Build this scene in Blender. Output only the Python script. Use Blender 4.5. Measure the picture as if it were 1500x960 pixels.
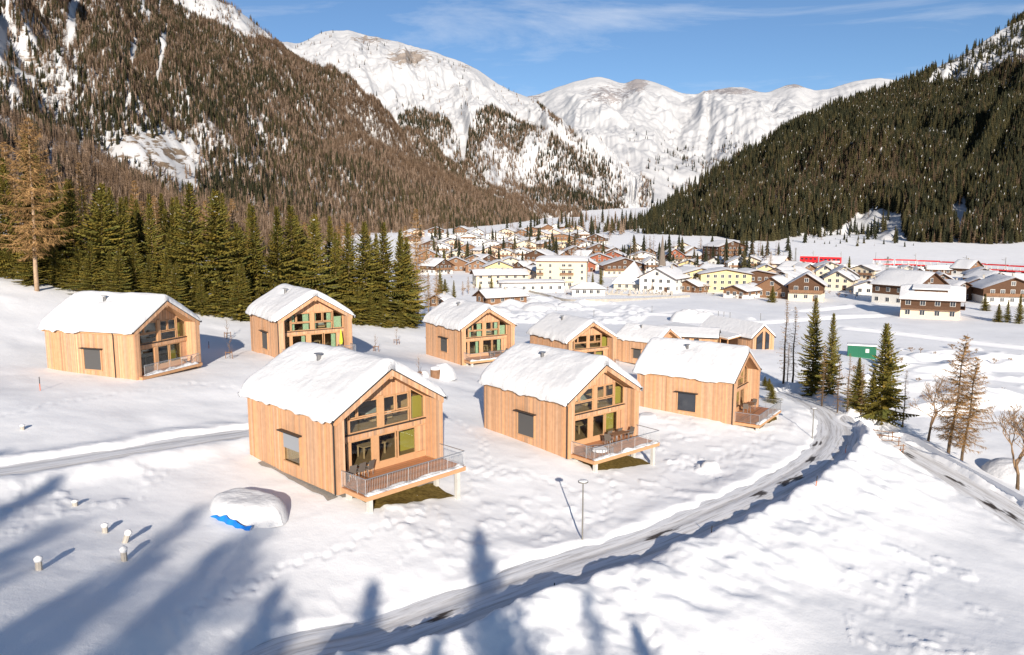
import bpy, math, random
import numpy as np
from mathutils import Vector
for o in list(bpy.data.objects): bpy.data.objects.remove(o)
SC = bpy.context.scene
COL = SC.collection
R_ = math.radians
# ------------------------------------------------------------------ camera
F = 1100.0; TH = R_(7.711)            # focal length in pixels of a 1500 px wide picture, pitch down
cam = bpy.data.cameras.new('camera'); cam.sensor_width = 36; cam.lens = 36*F/1500
cam.clip_start = 0.5; cam.clip_end = 40000
camo = bpy.data.objects.new('camera', cam); COL.objects.link(camo)
camo.location = (0, 0, 0); camo.rotation_euler = (math.pi/2-TH, 0, 0)
SC.camera = camo
# ------------------------------------------------------------------ light
SUN_EL = R_(18.5); SUN_AZ = R_(-5.0)   # shadows run away from the camera, a little to the left
sx, sy = math.sin(SUN_AZ), math.cos(SUN_AZ)
SDIR = np.array([sx*math.cos(SUN_EL), sy*math.cos(SUN_EL), -math.sin(SUN_EL)])
sun = bpy.data.lights.new('sun', 'SUN'); sun.energy = 4.3; sun.angle = R_(0.53); sun.color = (1.0, 0.905, 0.785)
suno = bpy.data.objects.new('sun', sun); COL.objects.link(suno); suno.location = (20, -60, 60)
suno.rotation_euler = Vector(SDIR).to_track_quat('-Z', 'Y').to_euler()
W = bpy.data.worlds.new('World'); SC.world = W; W.use_nodes = True
nt = W.node_tree; bg = nt.nodes['Background']
sky = nt.nodes.new('ShaderNodeTexSky'); sky.sky_type = 'NISHITA'; sky.sun_disc = False
sky.sun_elevation = SUN_EL; sky.sun_rotation = math.atan2(-sx, -sy)
sky.altitude = 1600; sky.air_density = 1.0; sky.dust_density = 0.0; sky.ozone_density = 4.0
bg.inputs['Strength'].default_value = 0.062
# thin cirrus streaks over the whole sky
tc = nt.nodes.new('ShaderNodeTexCoord'); mp = nt.nodes.new('ShaderNodeMapping')
mp.inputs['Rotation'].default_value = (0, R_(-14), R_(20)); mp.inputs['Scale'].default_value = (1.2, 2.0, 9.0)
nz = nt.nodes.new('ShaderNodeTexNoise'); nz.inputs['Scale'].default_value = 1.7; nz.inputs['Detail'].default_value = 9
nz.inputs['Roughness'].default_value = 0.62; nz.inputs['Distortion'].default_value = 0.6
cr = nt.nodes.new('ShaderNodeValToRGB'); cr.color_ramp.elements[0].position = 0.50; cr.color_ramp.elements[1].position = 0.80
cr.color_ramp.elements[1].color = (0.55, 0.55, 0.55, 1)
mixc = nt.nodes.new('ShaderNodeMixRGB'); mixc.inputs[2].default_value = (8.5, 8.6, 8.9, 1)
L_ = nt.links.new
L_(tc.outputs['Generated'], mp.inputs['Vector']); L_(mp.outputs[0], nz.inputs['Vector']); L_(nz.outputs['Fac'], cr.inputs[0])
L_(cr.outputs[0], mixc.inputs[0]); L_(sky.outputs[0], mixc.inputs[1]); L_(mixc.outputs[0], bg.inputs[0])
SC.view_settings.view_transform = 'Standard'; SC.view_settings.look = 'None'
SC.view_settings.gamma = 1; SC.view_settings.use_curve_mapping = False
SC.view_settings.exposure = 0.90
try:
    SC.cycles.max_bounces = 6; SC.cycles.diffuse_bounces = 3; SC.cycles.glossy_bounces = 3
    SC.cycles.transparent_max_bounces = 12; SC.cycles.transmission_bounces = 3
except Exception: pass
# ------------------------------------------------------------------ helpers
def ray(u, v):
    a = (u-750)/F; b = (480-v)/F
    return np.array([a, math.cos(TH)+b*math.sin(TH), -math.sin(TH)+b*math.cos(TH)])
def atz(u, v, z): r = ray(u, v); return r*z/r[2]
def aty(u, v, y): r = ray(u, v); return r*y/r[1]
def proj(P):
    P = np.asarray(P, float); x, y, z = P[..., 0], P[..., 1], P[..., 2]
    d = y*math.cos(TH)-z*math.sin(TH); w = y*math.sin(TH)+z*math.cos(TH); d = np.where(d < .1, .1, d)
    return 750+F*x/d, 480-F*w/d
def sstep(a, b, x): t = np.clip((x-a)/(b-a), 0, 1); return t*t*(3-2*t)
def hsh(i, j, s):
    n = (i.astype(np.int64)*374761393+j.astype(np.int64)*668265263+s*974711) & 0xffffffff
    n = ((n ^ (n >> 13))*1274126177) & 0xffffffff; n = ((n ^ (n >> 16))*2246822519) & 0xffffffff
    return ((n ^ (n >> 15)) & 0xffffff)/float(0xffffff)
def vn(x, y, s=0):
    xi = np.floor(x); yi = np.floor(y); fx = x-xi; fy = y-yi; fx = fx*fx*(3-2*fx); fy = fy*fy*(3-2*fy)
    a, b, c, d = hsh(xi, yi, s), hsh(xi+1, yi, s), hsh(xi, yi+1, s), hsh(xi+1, yi+1, s)
    return (a+(b-a)*fx)*(1-fy)+(c+(d-c)*fx)*fy-.5
def fbm(x, y, s=0, o=4, g=.5):
    r = 0; a = 1
    for k in range(o): r = r+a*vn(x*2**k+17.3*k, y*2**k-9.1*k, s+k); a *= g
    return r
def inpoly(px, py, poly):
    px = np.asarray(px); ins = np.zeros(px.shape, bool); n = len(poly)
    for i in range(n):
        x0, y0 = poly[i]; x1, y1 = poly[(i+1) % n]
        if y0 == y1: continue
        c = ((y0 > py) != (y1 > py)) & (px < (x1-x0)*(py-y0)/(y1-y0)+x0)
        ins ^= c
    return ins
def pl_dist(x, y, P):
    """distance, signed side, arc length and index fraction to polyline P (n,2)"""
    best = np.full(x.shape, 1e9); side = np.zeros(x.shape); arc = np.zeros(x.shape); acc = 0
    for i in range(len(P)-1):
        a = P[i]; b = P[i+1]; d = b-a; l = math.hypot(*d)
        t = np.clip(((x-a[0])*d[0]+(y-a[1])*d[1])/(l*l), 0, 1)
        ex = x-a[0]-t*d[0]; ey = y-a[1]-t*d[1]; q = np.hypot(ex, ey); m = q < best
        best = np.where(m, q, best); side = np.where(m, np.sign(d[0]*ey-d[1]*ex), side); arc = np.where(m, acc+t*l, arc); acc += l
    return best, side, arc
def smooth_line(pts, n):
    pts = np.array(pts, float); d = np.r_[0, np.cumsum(np.linalg.norm(np.diff(pts, axis=0), axis=1))]
    out = []
    P = np.vstack([2*pts[0]-pts[1], pts, 2*pts[-1]-pts[-2]])
    for s in np.linspace(0, d[-1]-1e-6, n):
        i = int(np.searchsorted(d, s, 'right')-1); i = min(i, len(pts)-2); t = (s-d[i])/(d[i+1]-d[i])
        p0, p1, p2, p3 = P[i], P[i+1], P[i+2], P[i+3]
        out.append(.5*((2*p1)+(-p0+p2)*t+(2*p0-5*p1+4*p2-p3)*t*t+(-p0+3*p1-3*p2+p3)*t**3))
    return np.array(out)
# ------------------------------------------------------------------ materials
MATS = {}
def mat(name, col, rough=.8, spec=.2, metal=0, var=0, vscale=3, bump=0, bscale=20, tint=None, emis=None):
    if name in MATS: return MATS[name]
    m = bpy.data.materials.new(name); m.use_nodes = True; t = m.node_tree; b = t.nodes['Principled BSDF']
    b.inputs['Base Color'].default_value = (*col, 1); b.inputs['Roughness'].default_value = rough
    b.inputs['Specular IOR Level'].default_value = spec; b.inputs['Metallic'].default_value = metal
    src = None
    if tint or var:
        mx = t.nodes.new('ShaderNodeMixRGB'); mx.blend_type = 'MULTIPLY'; mx.inputs[0].default_value = 1
        mx.inputs[1].default_value = (*col, 1); src = mx
        if tint:
            a = t.nodes.new('ShaderNodeVertexColor'); a.layer_name = tint; t.links.new(a.outputs[0], mx.inputs[2])
        else: mx.inputs[2].default_value = (1, 1, 1, 1)
        if var:
            tcn = t.nodes.new('ShaderNodeTexCoord'); n = t.nodes.new('ShaderNodeTexNoise'); n.inputs['Scale'].default_value = vscale
            n.inputs['Detail'].default_value = 6; t.links.new(tcn.outputs['Object'], n.inputs['Vector'])
            mr = t.nodes.new('ShaderNodeMapRange'); mr.inputs[1].default_value = .25; mr.inputs[2].default_value = .75
            mr.inputs[3].default_value = 1-var; mr.inputs[4].default_value = 1+var; t.links.new(n.outputs['Fac'], mr.inputs[0])
            m2 = t.nodes.new('ShaderNodeMixRGB'); m2.blend_type = 'MULTIPLY'; m2.inputs[0].default_value = 1
            t.links.new(mx.outputs[0], m2.inputs[1]); t.links.new(mr.outputs[0], m2.inputs[2]); src = m2
        t.links.new(src.outputs[0], b.inputs['Base Color'])
    if bump:
        tcn = t.nodes.new('ShaderNodeTexCoord'); n = t.nodes.new('ShaderNodeTexNoise'); n.inputs['Scale'].default_value = bscale
        n.inputs['Detail'].default_value = 5; t.links.new(tcn.outputs['Object'], n.inputs['Vector'])
        bp = t.nodes.new('ShaderNodeBump'); bp.inputs['Strength'].default_value = bump; bp.inputs['Distance'].default_value = .05
        t.links.new(n.outputs['Fac'], bp.inputs['Height']); t.links.new(bp.outputs[0], b.inputs['Normal'])
    MATS[name] = m; return m
def glass_mat():
    m = bpy.data.materials.new('window glass'); m.use_nodes = True; t = m.node_tree; t.nodes.clear()
    o = t.nodes.new('ShaderNodeOutputMaterial'); mx = t.nodes.new('ShaderNodeMixShader'); tr = t.nodes.new('ShaderNodeBsdfTransparent')
    gl = t.nodes.new('ShaderNodeBsdfGlossy'); gl.inputs['Roughness'].default_value = .015; tr.inputs[0].default_value = (.86, .9, .88, 1)
    lw = t.nodes.new('ShaderNodeLayerWeight'); lw.inputs['Blend'].default_value = .5
    pw = t.nodes.new('ShaderNodeMath'); pw.operation = 'POWER'; pw.inputs[1].default_value = 4; t.links.new(lw.outputs['Facing'], pw.inputs[0])
    ml = t.nodes.new('ShaderNodeMath'); ml.operation = 'MULTIPLY_ADD'; ml.inputs[1].default_value = .8; ml.inputs[2].default_value = .045; t.links.new(pw.outputs[0], ml.inputs[0]); lw = ml
    t.links.new(lw.outputs[0], mx.inputs[0]); t.links.new(tr.outputs[0], mx.inputs[1]); t.links.new(gl.outputs[0], mx.inputs[2]); t.links.new(mx.outputs[0], o.inputs[0])
    MATS['glass'] = m; return m
M = dict(
 wood=mat('larch cladding', (.475, .275, .160), .75, .15, tint='tint', var=.10, vscale=2.5),
 core=mat('spruce panel', (.46, .27, .13), .7, .15, var=.12, vscale=2),
 frame=mat('larch window frame', (.46, .26, .135), .6, .2, var=.08, vscale=4),
 deck=mat('wet deck boards', (.36, .165, .08), .5, .3, tint='tint', var=.1),
 dark=mat('dark sheet metal', (.035, .033, .033), .45, .4, metal=.4),
 steel=mat('galvanised steel', (.42, .43, .44), .42, .5, metal=.8),
 chim=mat('stainless flue', (.32, .31, .30), .3, .5, metal=.9),
 blind=mat('grey slatted blind', (.085, .082, .08), .5, .3),
 greyblind=mat('silver slatted blind', (.26, .27, .29), .45, .3),
 conc=mat('concrete post', (.46, .45, .42), .85, .1, var=.1),
 inwood=mat('interior timber', (.42, .27, .15), .7, .1, var=.1),
 infloor=mat('interior floor', (.30, .19, .10), .6, .2, var=.1),
 olive=mat('olive yellow panel', (.40, .31, .06), .7, .1),
 green=mat('pale green curtain', (.42, .52, .36), .85, .05, var=.15, vscale=6),
 white=mat('white paint', (.62, .60, .56), .8, .1, var=.05),
 cream=mat('cream render', (.58, .50, .37), .85, .1, var=.06),
 yellow=mat('yellow render', (.60, .48, .25), .85, .1, var=.06),
 pink=mat('pinkish render', (.70, .52, .38), .85, .1, var=.06),
 stone=mat('grey stone', (.36, .33, .29), .9, .1, var=.15, vscale=.8, bump=.3, bscale=3),
 brown=mat('dark chalet timber', (.095, .052, .032), .8, .1, var=.2),
 tan=mat('weathered chalet timber', (.20, .112, .065), .8, .1, var=.25),
 red=mat('oxblood timber', (.25, .085, .05), .8, .1, var=.12),
 redmetal=mat('red train paint', (.55, .015, .02), .4, .4),
 glassdark=mat('dark window glass', (.03, .035, .045), .08, .6),
 spire=mat('grey shingle spire', (.17, .14, .115), .85, .1, var=.12, vscale=1.2, bump=.3, bscale=4),
 grass=mat('bare winter grass', (.16, .115, .035), .95, .05, var=.5, vscale=5, bump=.6, bscale=25),
 gravel=mat('grey gravel', (.34, .32, .29), .95, .05, var=.3, vscale=12, bump=.6, bscale=40),
 bark=mat('conifer bark', (.22, .15, .10), .95, .05, var=.3, vscale=4),
 barkpale=mat('pale larch bark', (.34, .24, .16), .95, .05, var=.3, vscale=4),
 barkdark=mat('dark bark', (.10, .07, .045), .95, .05, var=.3, vscale=4),
 needle=mat('spruce needles', (.118, .100, .021), .8, .1, tint='tint'),
 larch=mat('bare larch twigs', (.27, .165, .075), .9, .05, tint='tint'),
 twig=mat('bare grey brown twigs', (.24, .155, .09), .9, .05),
 bluetarp=mat('blue tarpaulin', (.01, .17, .62), .35, .4, bump=.4, bscale=4),
 tealpaint=mat('dark green paint', (.012, .12, .065), .5, .3),
 pole=mat('grey lamp pole', (.22, .21, .19), .5, .4, metal=.6),
 orange=mat('orange marker paint', (.62, .13, .04), .6, .2),
 black=mat('black paint', (.03, .03, .03), .6, .2),
 rope=mat('limegreen fabric', (.50, .60, .05), .8, .1),
 chairgrey=mat('grey wicker', (.13, .11, .095), .7, .2, var=.2, vscale=20),
)
def snow_mat(name, col, d1=.075, s1=.9, d2=.03, s2=14):
    m = bpy.data.materials.new(name); m.use_nodes = True; t = m.node_tree; b = t.nodes['Principled BSDF']; N = t.nodes.new; k = t.links.new
    b.inputs['Roughness'].default_value = .6; b.inputs['Specular IOR Level'].default_value = .2
    c = N('ShaderNodeTexCoord'); n0 = N('ShaderNodeTexNoise'); n0.inputs['Scale'].default_value = .22; n0.inputs['Detail'].default_value = 8; k(c.outputs['Object'], n0.inputs['Vector'])
    r = N('ShaderNodeValToRGB'); r.color_ramp.elements[0].position = .3; r.color_ramp.elements[0].color = (*[x*.93 for x in col], 1); r.color_ramp.elements[1].position = .7; r.color_ramp.elements[1].color = (*col, 1); k(n0.outputs['Fac'], r.inputs[0]); k(r.outputs[0], b.inputs['Base Color'])
    prev = None
    for sc, di, st in ((s1, d1, .55), (s2, d2, .5)):
        n = N('ShaderNodeTexNoise'); n.inputs['Scale'].default_value = sc; n.inputs['Detail'].default_value = 9; n.inputs['Roughness'].default_value = .62; k(c.outputs['Object'], n.inputs['Vector'])
        p = N('ShaderNodeBump'); p.inputs['Strength'].default_value = st; p.inputs['Distance'].default_value = di; k(n.outputs['Fac'], p.inputs['Height'])
        if prev: k(prev.outputs[0], p.inputs['Normal'])
        prev = p
    k(prev.outputs[0], b.inputs['Normal']); return m
M['snow'] = snow_mat('settled snow', (.88, .88, .885)); M['roofsnow'] = snow_mat('roof snow', (.67, .67, .68), .24, 1.3, .03, 9)
glass_mat(); M['glass'] = MATS['glass']
# ------------------------------------------------------------------ mesh building
class MB:
    def __init__(s): s.v = []; s.f = []; s.t = []; s.m = []
    def add(s, vs, fs, tint=None, mi=0):
        n = len(s.v); s.v += [tuple(p) for p in vs]
        for f in fs: s.f.append(tuple(n+i for i in f)); s.t.append(tint); s.m.append(mi)
    def box(s, a, b, tint=None, mi=0):
        (x0, y0, z0), (x1, y1, z1) = a, b
        s.add([(x0,y0,z0),(x1,y0,z0),(x1,y1,z0),(x0,y1,z0),(x0,y0,z1),(x1,y0,z1),(x1,y1,z1),(x0,y1,z1)],
              [(0,3,2,1),(4,5,6,7),(0,1,5,4),(1,2,6,5),(2,3,7,6),(3,0,4,7)], tint, mi)
    def prism(s, poly, axis, a, b, tint=None, mi=0):
        """polygon in the plane normal to axis ('x' -> (y,z), 'y' -> (x,z), 'z' -> (x,y)), from a to b"""
        def P(p, c): return (c, p[0], p[1]) if axis == 'x' else ((p[0], c, p[1]) if axis == 'y' else (p[0], p[1], c))
        n = len(poly); vs = [P(p, a) for p in poly]+[P(p, b) for p in poly]
        s.add(vs, [tuple(range(n))[::-1], tuple(range(n, 2*n))]+[(i, (i+1) % n, n+(i+1) % n, n+i) for i in range(n)], tint, mi)
    def tube(s, pts, rad, n=6, cap=True, tint=None, mi=0):
        pts = [Vector(p) for p in pts]; rad = rad if hasattr(rad, '__len__') else [rad]*len(pts); vs = []; fs = []
        for i, p in enumerate(pts):
            d = (pts[min(i+1, len(pts)-1)]-pts[max(i-1, 0)]).normalized()
            a = d.cross(Vector((0, 0, 1)) if abs(d.z) < .9 else Vector((1, 0, 0))).normalized(); b = d.cross(a)
            for k in range(n):
                w = 2*math.pi*k/n; vs.append(p+(a*math.cos(w)+b*math.sin(w))*rad[i])
        for i in range(len(pts)-1):
            for k in range(n): fs.append((i*n+k, i*n+(k+1) % n, (i+1)*n+(k+1) % n, (i+1)*n+k))
        if cap: fs += [tuple(range(n))[::-1], tuple((len(pts)-1)*n+k for k in range(n))]
        s.add(vs, fs, tint, mi)
    def mesh(s, name, mats, smooth=False):
        me = bpy.data.meshes.new(name); me.from_pydata(s.v, [], s.f)
        for m in (mats if isinstance(mats, (list, tuple)) else [mats]): me.materials.append(m)
        if any(s.m): me.polygons.foreach_set('material_index', s.m)
        if any(t is not None for t in s.t):
            ca = me.color_attributes.new('tint', 'FLOAT_COLOR', 'CORNER'); arr = []
            for f, t in zip(s.f, s.t):
                t = (1, 1, 1) if t is None else (t if hasattr(t, '__len__') else (t, t, t))
                arr += [t[0], t[1], t[2], 1]*len(f)
            ca.data.foreach_set('color', arr)
        if smooth: me.polygons.foreach_set('use_smooth', [True]*len(me.polygons))
        me.update(); return me
    def obj(s, name, mats, parent=None, kind=None, label=None, smooth=False):
        return link(name, s.mesh(name, mats, smooth), parent, kind, label)
def link(name, data, parent=None, kind=None, label=None):
    o = bpy.data.objects.new(name, data); COL.objects.link(o)
    if parent: o.parent = parent
    if kind: o['kind'] = kind
    if label: o['label'] = label
    return o
def thing(name, label, cat, loc=(0, 0, 0), rz=0, group=None, scale=1):
    o = link(name, None); o.location = loc; o.rotation_euler = (0, 0, rz); o.scale = (scale,)*3
    return tag(o, label, cat, group)
def tag(o, label, cat, group=None):
    o['label'] = label; o['category'] = cat
    if group: o['group'] = group
    return o
def copy_tree(o, parent=None):
    c = o.copy(); COL.objects.link(c); c.parent = parent
    for ch in o.children: copy_tree(ch, c)
    return c
def grid_mesh(name, X, Y, Z, material, smooth=True, attrs=None):
    h, w = X.shape; me = bpy.data.meshes.new(name)
    co = np.stack([X, Y, Z], -1).reshape(-1, 3)
    i = np.arange(h*w).reshape(h, w); q = np.stack([i[:-1, :-1], i[:-1, 1:], i[1:, 1:], i[1:, :-1]], -1).reshape(-1, 4)
    me.vertices.add(len(co)); me.vertices.foreach_set('co', co.ravel().astype(np.float32))
    me.loops.add(q.size); me.loops.foreach_set('vertex_index', q.ravel().astype(np.int32))
    me.polygons.add(len(q)); me.polygons.foreach_set('loop_start', np.arange(0, q.size, 4, dtype=np.int32))
    if smooth: me.polygons.foreach_set('use_smooth', np.ones(len(q), bool))
    for k, a in (attrs or {}).items():
        at = me.attributes.new(k, 'FLOAT', 'POINT'); at.data.foreach_set('value', a.ravel().astype(np.float32))
    me.materials.append(material); me.update(calc_edges=True); return me
# ------------------------------------------------------------------ houses: measured poses (front centre at deck level, yaw)
HL, HE, HR = 10.27, 4.0, 6.34
HS = [(-7.2,44.1,-14.8,46.4,1),(7.3,57.2,-17.0,40.3,1),(23.7,74.0,-18.8,55.2,1),(-31.5,68.2,-13.1,71.8,1),
      (-20.7,78.8,-13.6,34.9,1),(-3.0,96.3,-16.9,32.8,1),(11.2,102.5,-19.5,29.6,1),(23.8,112,-20.3,43.2,.77)]
def hw(i, x, y, z=0):
    X, Y, Z, a, s = HS[i]; a = R_(a); return np.array([X+s*(x*math.cos(a)-y*math.sin(a)), Y+s*(x*math.sin(a)+y*math.cos(a)), Z+z*s])
# ------------------------------------------------------------------ ground heights
CP = [(-9.96,41.2,-15.5),(-17.4,48.3,-15.0),(-7.95,40.12,-15.9),(-3.33,44.97,-16.9),(4.25,54.6,-17.4),(-2.4,62.45,-17.05),(6.2,53.4,-18.0),
      (11.2,57.7,-18.8),(21.4,70.7,-19.05),(23.6,70.0,-19.6),(-32.75,64.4,-13.35),(-42.5,67.6,-12.87),(-30.25,72,-13.68),(-29.86,84.9,-14.2),
      (-17.4,81.1,-13.9),(-6.36,94.1,-17.66),(-11.9,102.8,-17.64),(.36,98.5,-17.3)]
for u, v, z in [(0,960,-13.2),(250,960,-14.7),(450,960,-16.9),(700,960,-17.8),(1000,960,-18.6),(1500,960,-20.2),(560,935,-16.95),(700,880,-17.3),(850,828,-18.0),
                (853,793,-18.2),(980,785,-18.6),(1100,735,-19.2),(1170,700,-19.8),(1215,665,-20.2),(1235,635,-20.6),(1225,605,-20.95),(1195,588,-21.3),(1160,575,-21.9),
                (1310,655,-22.4),(1400,705,-22.6),(1500,770,-22.8),(1290,630,-22.1),(0,690,-13.6),(200,660,-14.2),(365,628,-15),(350,740,-15.4),(1300,780,-20.6),(1250,860,-20.0),
                (1400,600,-24.2),(1500,680,-24),(1500,560,-25),(1300,520,-24.8),(1100,470,-25.2),(1120,511,-22),(900,545,-20.3),(1030,500,-22.3),(1000,640,-19.2),(1040,690,-19.3),
                (1600,900,-22),(-200,900,-12.5),(700,430,-24.5),(850,450,-24.8),(640,560,-16.6)]:
    CP.append(tuple(atz(u, v, z)))
for u, v, y in [(0,412,95),(330,470,100),(600,482,122),(-200,400,100),(450,478,108)]: CP.append(tuple(aty(u, v, y)))
CP += [(-110,150,0),(-60,150,-9),(-20,160,-19),(0,-40,-15),(-40,-30,-11),(40,-30,-19),(-80,20,-5),(90,20,-24.5),(100,90,-25),(100,200,-25.5),(0,260,-25.5),(60,260,-25.5),(-30,10,-12),(15,5,-18)]
CP = np.array(CP)
def _tps(r2): return np.where(r2 > 1e-9, r2*np.log(np.maximum(r2, 1e-9)), 0)
def _fit():
    n = len(CP); xy = CP[:, :2]/50; D = ((xy[:, None]-xy[None])**2).sum(-1)
    A = np.zeros((n+3, n+3)); A[:n, :n] = _tps(D)+np.eye(n)*.004; A[:n, n] = 1; A[:n, n+1:] = xy; A[n:, :n] = A[:n, n:].T
    return np.linalg.solve(A, np.r_[CP[:, 2], 0, 0, 0])
_w = _fit()
def valley(x, y):
    d = np.hypot(x, y)
    r = np.interp(d, [0, 400, 520, 720, 1000, 1700, 3000], [0, 0, 5, 17, 26, 50, 120])
    return -25.5+r
def zbase(x, y):
    x = np.asarray(x, float); y = np.asarray(y, float); sh = x.shape; x = x.ravel(); y = y.ravel()
    xc = np.clip(x, -115, 105); yc = np.clip(y, -45, 265)
    z = np.full(x.shape, _w[-3])+_w[-2]*xc/50+_w[-1]*yc/50
    if x.size < 3000: z = z+_tps(((xc[:, None]-CP[None, :, 0])**2+(yc[:, None]-CP[None, :, 1])**2)/2500)@_w[:len(CP)]
    else:
        for k in range(len(CP)):
            r2 = ((xc-CP[k, 0])**2+(yc-CP[k, 1])**2)/2500+1e-9; z += _w[k]*r2*np.log(r2)
    b = sstep(130, 230, y+.25*np.maximum(x, 0))
    left = np.clip((-x-25)/110, 0, 1.6)**1.3*20*sstep(90, 170, y)          # hillside behind the forest edge
    V = valley(x, y)+np.where(y > 140, left, 0)*sstep(420, 250, y)
    return (z*(1-b)+V*b).reshape(sh)
# roads: centre lines on the ground
def road_line(px, n):
    pts = []
    for u, v in px:
        r = ray(u, v); t = 20.0
        for _ in range(60):
            p = r*t; g = float(zbase(p[0], p[1])); t += (p[2]-g)/(-r[2]+.02)*.7
        pts.append(r[:2]*t)
    return smooth_line(pts, n)
RD1 = road_line([(330,1010),(440,972),(560,938),(700,885),(850,832),(980,786),(1100,733),(1170,697),(1212,664),(1228,633),(1215,607),(1188,590),(1160,577)], 90)
RD2 = road_line([(1282,634),(1310,652),(1400,703),(1500,765),(1600,830)], 60)
RD3 = road_line([(-220,722),(-60,700),(60,683),(200,660),(300,644),(400,628),(520,590)], 60)
def road_prof(P):
    z = zbase(P[:, 0], P[:, 1]); k = np.ones(9)/9; zp = np.r_[[z[0]]*4, z, [z[-1]]*4]; return np.convolve(zp, k, 'valid')
ROADS = [(RD1, 1.8, road_prof(RD1), (1.0, .32)), (RD2, 1.5, road_prof(RD2), (.5, .45)), (RD3, 1.25, road_prof(RD3), (.3, .4))]
ROUGH = [[(560,700),(720,640),(850,690),(1010,640),(1060,700),(900,780),(760,800),(620,860),(560,800)],
         [(1220,830),(1290,780),(1420,830),(1500,960),(1250,960)], [(0,690),(130,680),(250,690),(200,740),(60,760),(0,800)],
         [(960,610),(1200,600),(1190,690),(1080,730),(980,700)]]
TRACKS = [[(215,960),(300,890),(430,830),(520,795),(640,745)],[(280,560),(380,575),(470,560)],[(660,690),(760,690),(845,720)],[(880,760),(895,720),(880,690)],
          [(930,870),(945,930),(960,990)],[(460,940),(700,830),(830,795)],[(640,600),(700,640),(720,700)],[(0,610),(120,585),(230,570),(330,560)],[(960,690),(1060,670),(1130,640)]]
TRACK_LINES = [road_line(tr, 24) for tr in TRACKS]
FIELD_LINES = [road_line(tr, 30) for tr in ([(880,458),(975,460),(1040,468),(1090,474),(1170,470),(1290,462)],[(990,459),(1030,455),(1070,460),(1100,468)],[(1170,456),(1260,447),(1330,440)],[(1240,482),(1340,492),(1500,510)])]
def zground(x, y, detail=True):
    x = np.asarray(x, float); y = np.asarray(y, float); z = zbase(x, y); d = np.hypot(x, y)
    if not detail: return z
    u, v = proj(np.stack([x, y, z], -1)); near = sstep(170, 110, d)
    flat = np.ones(x.shape)
    for X, Y, Z, a, s in HS: flat *= sstep(8, 15, np.hypot(x-(X-5*math.sin(R_(a))), y-(Y+5*math.cos(R_(a)))))*.7+.3
    z = z+fbm(x/11, y/11, 3, 3)*.42*near*flat+fbm(x/2.1, y/2.1, 8, 3)*.055*near
    z = z+fbm(x/30, y/30, 5, 3)*.8*sstep(150, 260, d)*sstep(700, 300, d)
    z = z+np.maximum(fbm(x/11, y/6, 31, 3), 0)*3.0*sstep(80, 120, d)*sstep(210, 160, d)*inpoly(u, v, [(1180,600),(1260,560),(1330,500),(1500,520),(1500,600),(1330,610)])
    for poly in ROUGH:
        m = inpoly(u, v, poly)
        if m.any():
            q = fbm(x/.8, y/.8, 12, 4, .62)
            z = z+m*(np.maximum(q, .0)*.20)*sstep(-.2, .25, fbm(x/4, y/4, 77, 2)+.12)
    m = inpoly(u, v, [(650,450),(700,438),(770,428),(880,440),(960,452),(930,476),(800,474),(700,472)])
    if m.any(): z = z+m*np.maximum(fbm(x/6, y/9, 44, 4, .6), -.1)*2.2
    for P in FIELD_LINES:
        b = (x > P[:, 0].min()-4) & (x < P[:, 0].max()+4) & (y > P[:, 1].min()-4) & (y < P[:, 1].max()+4)
        if b.any(): dd, sd, ar = pl_dist(x[b], y[b], P); z[b] += .55*np.exp(-(dd/1.2)**2)-.25*np.exp(-((dd-2.4)/1.1)**2)
    for P in TRACK_LINES:
        b = (x > P[:, 0].min()-1) & (x < P[:, 0].max()+1) & (y > P[:, 1].min()-1) & (y < P[:, 1].max()+1)
        if b.any():
            dd, sd, ar = pl_dist(x[b], y[b], P); dd = np.abs(dd+sd*.18*np.sin(ar*1.1)+sd*.16*np.sign(np.sin(ar*4.2)))
            z[b] -= .085*np.exp(-(dd/.17)**2)*(.6+.4*np.sin(ar*8.4))-.02*np.exp(-((dd-.4)/.2)**2)
    for P, hwid, prof, bank in ROADS:
        b = (x > P[:, 0].min()-14) & (x < P[:, 0].max()+14) & (y > P[:, 1].min()-14) & (y < P[:, 1].max()+14)
        if not b.any(): continue
        dd, sd, ar = pl_dist(x[b], y[b], P); L = np.r_[0, np.cumsum(np.linalg.norm(np.diff(P, axis=0), axis=1))]
        wide = 10 if hwid > 1.6 else 3; zr = np.interp(ar, L, prof); w = sstep(hwid+2.6, hwid+.2, dd)
        edge = hwid+.25+fbm(ar/1.7+sd*40, dd*0, 21, 2)*.5
        hump = np.where(sd > 0, bank[1], bank[0])*(1+.5*fbm(x[b]/1.9, y[b]/1.9, 25, 4))*sstep(edge-.3, edge+.35, dd)*sstep(edge+np.where(sd > 0, 2.6, wide), edge+.45, dd)
        zz = z[b]*(1-w)+(zr-.06)*w
        z[b] = zz+hump
    return z
def gz(x, y): return float(zground(np.array([float(x)]), np.array([float(y)]))[0])
def hit(u, v, y0=15.):
    """where the view line through photo pixel (u, v) meets the ground"""
    r = ray(u, v); t = np.geomspace(y0, 2500, 900); P = r[None]*t[:, None]
    below = P[:, 2] < zbase(P[:, 0], P[:, 1])
    k = int(np.argmax(below)) if below.any() else len(t)-1
    a, b = t[max(k-1, 0)], t[k]
    for _ in range(25):
        m = (a+b)/2; p = r*m
        if p[2] < float(zbase(p[0], p[1])): b = m
        else: a = m
    p = r*b; return np.array([p[0], p[1], gz(p[0], p[1])])
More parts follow.
